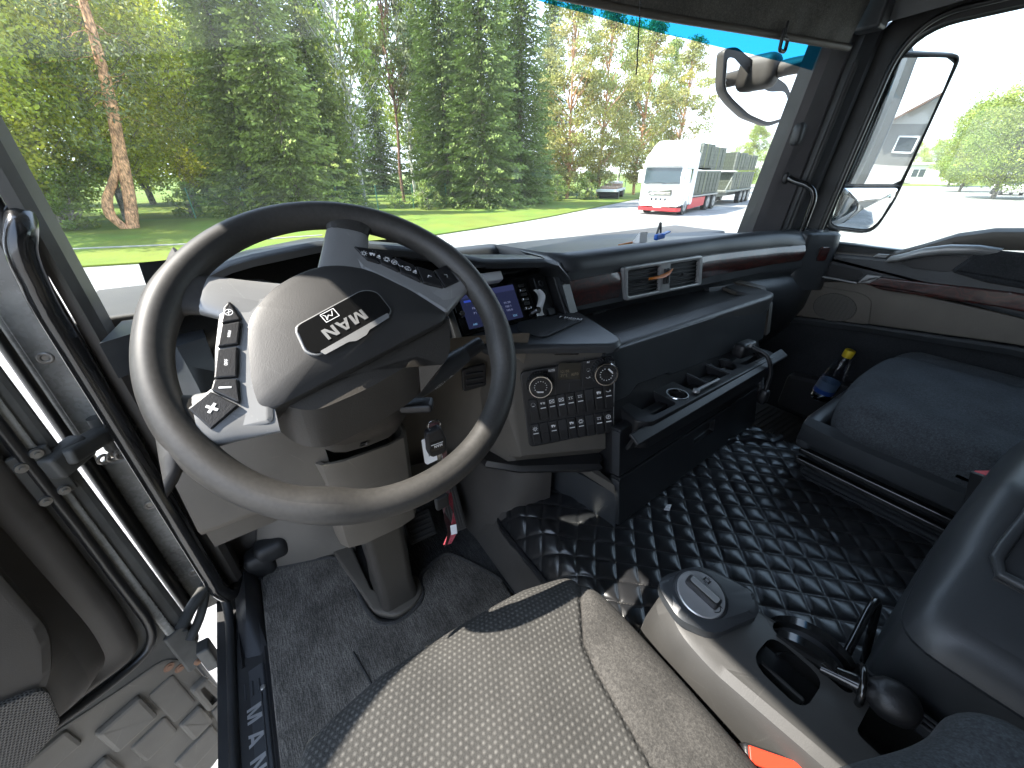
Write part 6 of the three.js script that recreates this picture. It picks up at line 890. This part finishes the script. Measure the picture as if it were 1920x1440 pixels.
// ---------- white truck with loaded trailer ----------
{
  const o = V(21.95, -2.4, -16.45), ax = V(.966, 0, -.258), tu = Math.atan2(.258, .966);
  const t = thing('parked_truck', 'white car transporter truck with red skirts parked on the yard', 'truck', [o.x, o.y, o.z], null, tu), b = V(0, 0, 0); baseOf.set(t, b);   // local: x = backwards along the truck, z = towards its left side
  const w = 1.25, paint = phy(C(.80), .35, { clearcoat: .6 }), redP = phy(C(.52, .03, .035), .4), dk = M.black, glassD = phy(C(.03, .05, .06), .05, { clearcoat: 1 });
  const cabS = (x, y0, y1, ww) => roundPoly([[-ww, y0], [ww, y0], [ww, y1], [-ww, y1]], .12, 4).map(p => [x, p[1], p[0]]);
  part(t, 'cab_body', loft([[.10, .55, 1.35, 1.16], [.02, .5, 2.0, 1.22], [.06, .5, 2.75, 1.24], [.25, .5, 3.15, 1.25], [.55, .5, 3.35, 1.25], [2.25, .5, 3.35, 1.25]].map(a => cabS(...a))), paint, { crease: .6 });
  part(t, 'roof_spoiler', loft([[.55, 3.3, 3.42], [.95, 3.3, 3.75], [1.5, 3.3, 3.98], [2.2, 3.3, 4.0]].map(([x, y0, y1]) => cabS(x, y0, y1, 1.16))), paint, { crease: .6 });
  part(t, 'windscreen', loft([[1.72, .028], [2.55, .045]].map(([y, x], i) => [[x - .04 + i * .02, y, -1.08], [x - .04 + i * .02, y, 1.08], [x + .06, y, 1.12], [x + .06, y, -1.12]])), glassD);
  part(t, 'sun_visor', box(-.14, .12, 2.62, 2.84, -1.1, 1.1, .04), paint);
  part(t, 'wiper', [bar([-.06, 1.70, -.9], [-.05, 1.80, .1], .02, .02), bar([-.06, 1.70, .1], [-.05, 1.80, 1.0], .02, .02)], dk);
  for (const s of [-1, 1]) { const d = part(t, 'side_window', box(.55, 1.45, 1.75, 2.5, s > 0 ? 1.24 : -1.262, s > 0 ? 1.262 : -1.24, .01), glassD); part(t, 'door_line', [box(.44, .46, .9, 2.7, s > 0 ? 1.235 : -1.256, s > 0 ? 1.256 : -1.235, .003), box(1.55, 1.57, .9, 2.7, s > 0 ? 1.235 : -1.256, s > 0 ? 1.256 : -1.235, .003)], M.greigeDark); part(t, 'mirror', rbox(.12, .32, 1.75, 2.45, s * 1.44 - .12, s * 1.44 + .12, .05, 8), paint); part(t, 'headlight', rbox(-.03, .12, .78, 1.0, s * .98 - .2, s * .98 + .2, .04, 8), phy(C(.8), .1, { clearcoat: 1 })); }
  const gr = part(t, 'grille', box(-.045, .05, 1.10, 1.42, -.72, .72, .03), dk); for (let i = 0; i < 3; i++) part(gr, 'slat', box(-.055, -.035, 1.15 + i * .09, 1.18 + i * .09, -.68, .68, .004), M.chrome);
  for (const z of [-.34, .34]) part(t, 'spot_lamp', turnedOn(basis([-.05, 1.28, z], [0, 0, -1], [0, 1, 0]), [[0, .05], [.09, .04], [.1, 0]], 18), M.yellow);
  for (let i = 0; i < 4; i++) part(t, 'lower_lamp', turnedOn(basis([-.04, .86, -.42 + i * .28], [0, 0, -1], [0, 1, 0]), [[0, .03], [.06, .03], [.07, 0]], 14), M.slateSmooth);
  part(t, 'bumper_skirt', loft([[-.04, .24, 1.18], [.05, .22, 1.25], [.55, .22, 1.26]].map(([x, y, ww]) => [[x, y, -ww], [x, .42, -ww], [x, .42, ww], [x, y, ww]])), redP); part(t, 'number_plate', box(-.055, -.042, .42, .54, -.26, .26, .003), M.white);
  const tyreG = new THREE.CylinderGeometry(.5, .5, .32, 28).rotateX(Math.PI / 2), rimG = mergeGeometries([new THREE.CylinderGeometry(.30, .26, .04, 24).rotateX(Math.PI / 2), new THREE.CylinderGeometry(.09, .1, .12, 14).rotateX(Math.PI / 2)]);
  const wheelAt = (par, x) => { for (const s of [-1, 1]) { const g = piece(par, 'wheel', tyreG, M.rubber, [x, .5, s * 1.08]); const r = new THREE.Mesh(rimG, M.silver); r.name = 'rim'; r.position.set(0, 0, s * .155); g.add(r); } };
  for (const x of [1.15, 5.6, 6.9]) wheelAt(t, x);
  for (const s of [-1, 1]) { part(t, 'wheel_arch', gridSurf((u, v) => { const a = Math.PI * u; return [1.15 - Math.cos(a) * .60, .5 + Math.sin(a) * .58, s * mix(1.1, 1.262, v)]; }, 16, 1), M.black, { crease: 2 }); part(t, 'side_skirt', loft([[1.8, .26], [4.9, .36]].map(([x, y]) => [[x, y, s * 1.16], [x, .88, s * 1.18], [x, .88, s * 1.22], [x, y, s * 1.2]])), redP); part(t, 'side_skirt', box(2.3, 7.6, .92, 1.02, s > 0 ? 1.05 : -1.25, s > 0 ? 1.25 : -1.05, .02), M.jamb); }
  part(t, 'chassis', box(.6, 8.0, .6, .92, -.5, .5, .03), M.black);
  const olive = std(C(.055, .066, .045), .5, { map: T.dust }), olive2 = std(C(.070, .080, .058), .5, { map: T.dust }), steelG = std(C(.20, .21, .18), .5, { metalness: .3, map: T.dust });
  const strapM = std(C(.30, .31, .16), .7);
  // load: stacked green containers lashed on the bed
  const load = (name, label, x0, x1, y0, y1, m) => { const c = thing(name, label, 'container', [o.x, o.y, o.z], 'green containers lashed on the truck and trailer', tu); baseOf.set(c, b); part(c, 'body', box(x0, x1, y0, y1, -1.14, 1.14, .03), m); for (const s of [-1, 1]) { const n = Math.max(2, Math.round((x1 - x0) / .75)); for (let i = 0; i < n; i++) part(c, 'panel', box(mix(x0, x1, i / n) + .06, mix(x0, x1, (i + 1) / n) - .06, y0 + .12, y1 - .12, s > 0 ? 1.135 : -1.175, s > 0 ? 1.175 : -1.135, .015), i % 2 ? m : olive2); part(c, 'strap', box(mix(x0, x1, .33), mix(x0, x1, .33) + .03, y0, y1 + .005, s > 0 ? 1.14 : -1.19, s > 0 ? 1.19 : -1.14, .004), strapM); } part(c, 'frame', [box(x0 - .01, x0 + .08, y0, y1 + .01, -1.16, -1.06, .01), box(x0 - .01, x0 + .08, y0, y1 + .01, 1.06, 1.16, .01), box(x1 - .08, x1 + .01, y0, y1 + .01, -1.16, -1.06, .01), box(x1 - .08, x1 + .01, y0, y1 + .01, 1.06, 1.16, .01)], steelG); };
  load('container', 'upper front green container behind the white truck cab', 2.7, 5.0, 2.55, 3.85, olive); load('container', 'upper rear green container on the white truck', 5.15, 7.6, 2.45, 3.75, olive2); load('container', 'lower green container on the bed of the white truck', 2.6, 7.5, 1.04, 2.38, olive);
  const tr = thing('truck_trailer', 'flat trailer coupled behind the white truck', 'trailer', [o.x, o.y, o.z], null, tu); baseOf.set(tr, b);
  part(tr, 'bed', [box(9.6, 17.6, .92, 1.08, -1.22, 1.22, .03), bar([7.9, .72, 0], [9.7, .9, 0], .14, .14), box(9.7, 17.4, .6, .92, -.5, .5, .03)], steelG); for (const x of [14.2, 15.5, 16.8]) wheelAt(tr, x);
  for (const s of [-1, 1]) part(tr, 'stay', bar([9.7, 1.0, s * 1.1], [11.2, 2.2, s * 1.1], .07, .07), steelG);
  load('container', 'lower green container on the trailer', 11.0, 17.4, 1.10, 2.30, olive2); load('container', 'upper front green container on the trailer', 10.6, 13.8, 2.42, 3.6, olive); load('container', 'upper rear green container on the trailer', 13.95, 17.2, 2.42, 3.5, olive);
}
{ // timber trailer left of the truck, white shed, parked cars, rubble at the far side of the yard
  const t = thing('flat_trailer', 'low white trailer with brown load far behind the white truck', 'trailer', [33, -2.4, -31]); baseOf.set(t, V(33, -2.4, -31)); const q = polar(47.2, 44); t.position.set(q[0], 0, q[1]); t.rotation.y = .6;
  part(t, 'bed', box(30, 36, -1.75, -1.55, -32, -30, .03), M.white); for (const x of [31.2, 34.6]) part(t, 'wheel', new THREE.CylinderGeometry(.4, .4, 2.0, 20).rotateX(Math.PI / 2).translate(x, -2.0, -31), M.rubber); part(t, 'load', [box(31, 33, -1.55, -1.3, -31.8, -30.2, .05), box(33.4, 35, -1.55, -1.15, -31.8, -30.2, .05)], std(C(.38, .26, .18), .8, { map: T.dust }), {}); part(t, 'load_cover', box(35.05, 35.7, -1.55, -.95, -31.7, -30.3, .05), M.white);
  const [sx, sz] = polar(77.9, 122), s = thing('white_shed', 'small white shed with flat roof and two dark windows', 'building', [sx, -2.4, sz], null, -1.25); baseOf.set(s, V(0, 0, 0));
  part(s, 'wall', box(-4.6, 4.6, 0, 3.4, -2.6, 2.6, .03), std(C(.72), .8)); part(s, 'roof', box(-5.1, 5.1, 3.4, 3.8, -3.1, 3.1, .05), std(C(.55, .52, .48), .8)); for (const x of [-2.2, 1.8]) { const wn = part(s, 'window', box(x - .95, x + .95, 1.3, 2.6, 2.56, 2.66, .01), std(C(.05, .06, .07), .1)); part(wn, 'frame', [box(x - 1.05, x - .95, 1.2, 2.7, 2.55, 2.70, .01), box(x + .95, x + 1.05, 1.2, 2.7, 2.55, 2.70, .01), box(x - .05, x + .05, 1.3, 2.6, 2.6, 2.69, .01)], M.white); }
  const carBody = () => loft([[-2.1, .45, .75, .78], [-1.95, .3, .95, .84], [-.9, .28, 1.02, .86], [-.35, .28, 1.40, .80], [.2, .28, 1.48, .78], [1.0, .28, 1.44, .78], [1.75, .28, 1.05, .84], [2.1, .4, .95, .80]].map(([x, y0, y1, w]) => roundPoly([[-w, y0], [w, y0], [w * (y1 > 1.2 ? .98 : 1), mix(y0, y1, .55)], [w * (y1 > 1.2 ? .78 : .96), y1], [-w * (y1 > 1.2 ? .78 : .96), y1], [-w * (y1 > 1.2 ? .98 : 1), mix(y0, y1, .55)]], .12, 3).map(p => [x, p[1], p[0]])));
  const car = (label, az, d, turn, m) => { const [x, z] = typeof az === 'number' ? polar(az, d) : az, c = thing('parked_car', label, 'car', [x, -2.4, z], 'cars parked around the yard', turn); baseOf.set(c, V(0, 0, 0)); part(c, 'body', carBody(), m, { crease: .7 }); part(c, 'side_glass', [box(-.45, 1.3, 1.0, 1.34, .70, .815, .02), box(-.45, 1.3, 1.0, 1.34, -.815, -.70, .02)], M.gloss); part(c, 'rear_glass', bar([1.32, 1.36, 0], [1.72, 1.08, 0], 1.2, .02), M.gloss); part(c, 'windscreen', bar([-.86, 1.03, 0], [-.40, 1.37, 0], 1.25, .03), M.gloss); for (const wx of [-1.3, 1.3]) for (const sd of [-1, 1]) part(c, 'wheel', new THREE.CylinderGeometry(.32, .32, .2, 20).rotateX(Math.PI / 2).translate(wx, .32, sd * .78), M.rubber); };
  car('white car parked at the far right of the yard', 83.2, 74, .4, phy(C(.75), .35, { clearcoat: .5 })); car('silver car parked behind the far white one', 85.2, 78, .3, phy(C(.45, .46, .48), .35, { clearcoat: .5 }));
  car('pale blue car parked beside the house, seen in the mirror', [13.0, 27.0], 0, 1.2, phy(C(.35, .55, .62), .35, { clearcoat: .5 }));
  seed = 51; const rk = thing('rubble_pile', 'low pale pile of stones left of the white shed', 'stones', [...polar(75.6, 118).slice(0, 1), -2.4, polar(75.6, 118)[1]]); baseOf.set(rk, V(0, 0, 0)); for (let i = 0; i < 26; i++) { const g = new THREE.IcosahedronGeometry(rr(.35, .9), 1); const p = g.attributes.position; for (let k = 0; k < p.count; k++) p.setXYZ(k, p.getX(k) * (1 + .2 * hash(k, i, 1)), p.getY(k) * .6, p.getZ(k) * (1 + .2 * hash(k, i, 2))); part(rk, 'stone', g.translate(rr(-4, 4), rr(.1, .5), rr(-1.5, 1.5)), std(C(.42, .40, .37), .9, { map: T.dust })); }
  // house behind the truck, visible in the passenger mirror
  const h = thing('grey_house', 'grey house with brown roof behind the truck, seen in the mirror', 'house', [6.6, -2.4, 33]); baseOf.set(h, V(0, 0, 0)); const wl = std(C(.17, .165, .155), .8), rfm = std(C(.16, .10, .075), .8);
  part(h, 'wall', box(-5, 5, 0, 3.2, -4, 4, .02), wl); part(h, 'gable', loft([-4, 4].map(z => [[-5, 3.2, z], [5, 3.2, z], [0, 6.0, z]])), std(C(.34, .33, .31), .8)); part(h, 'roof', [bar([-5.6, 2.95, 0], [0, 6.15, 0], 9.4, .18), bar([5.6, 2.95, 0], [0, 6.15, 0], 9.4, .18)], rfm);
  for (const x of [-2.6, 1.6]) { const wn = part(h, 'window', box(x - .8, x + .8, 1.1, 2.2, -4.06, -3.96, .01), std(C(.05, .06, .07), .1)); part(wn, 'frame', [box(x - .92, x - .8, 1.0, 2.3, -4.1, -3.96, .01), box(x + .8, x + .92, 1.0, 2.3, -4.1, -3.96, .01), box(x - .92, x + .92, .98, 1.1, -4.1, -3.96, .01), box(x - .92, x + .92, 2.2, 2.32, -4.1, -3.96, .01)], M.white); }
  part(h, 'garage_door', box(3.0, 4.8, 0, 2.3, -4.08, -3.96, .01), std(C(.08), .7));
}
scene.fog = new THREE.FogExp2(new THREE.Color(.93, .96, .92), .0007);
renderer.render(scene, camera);
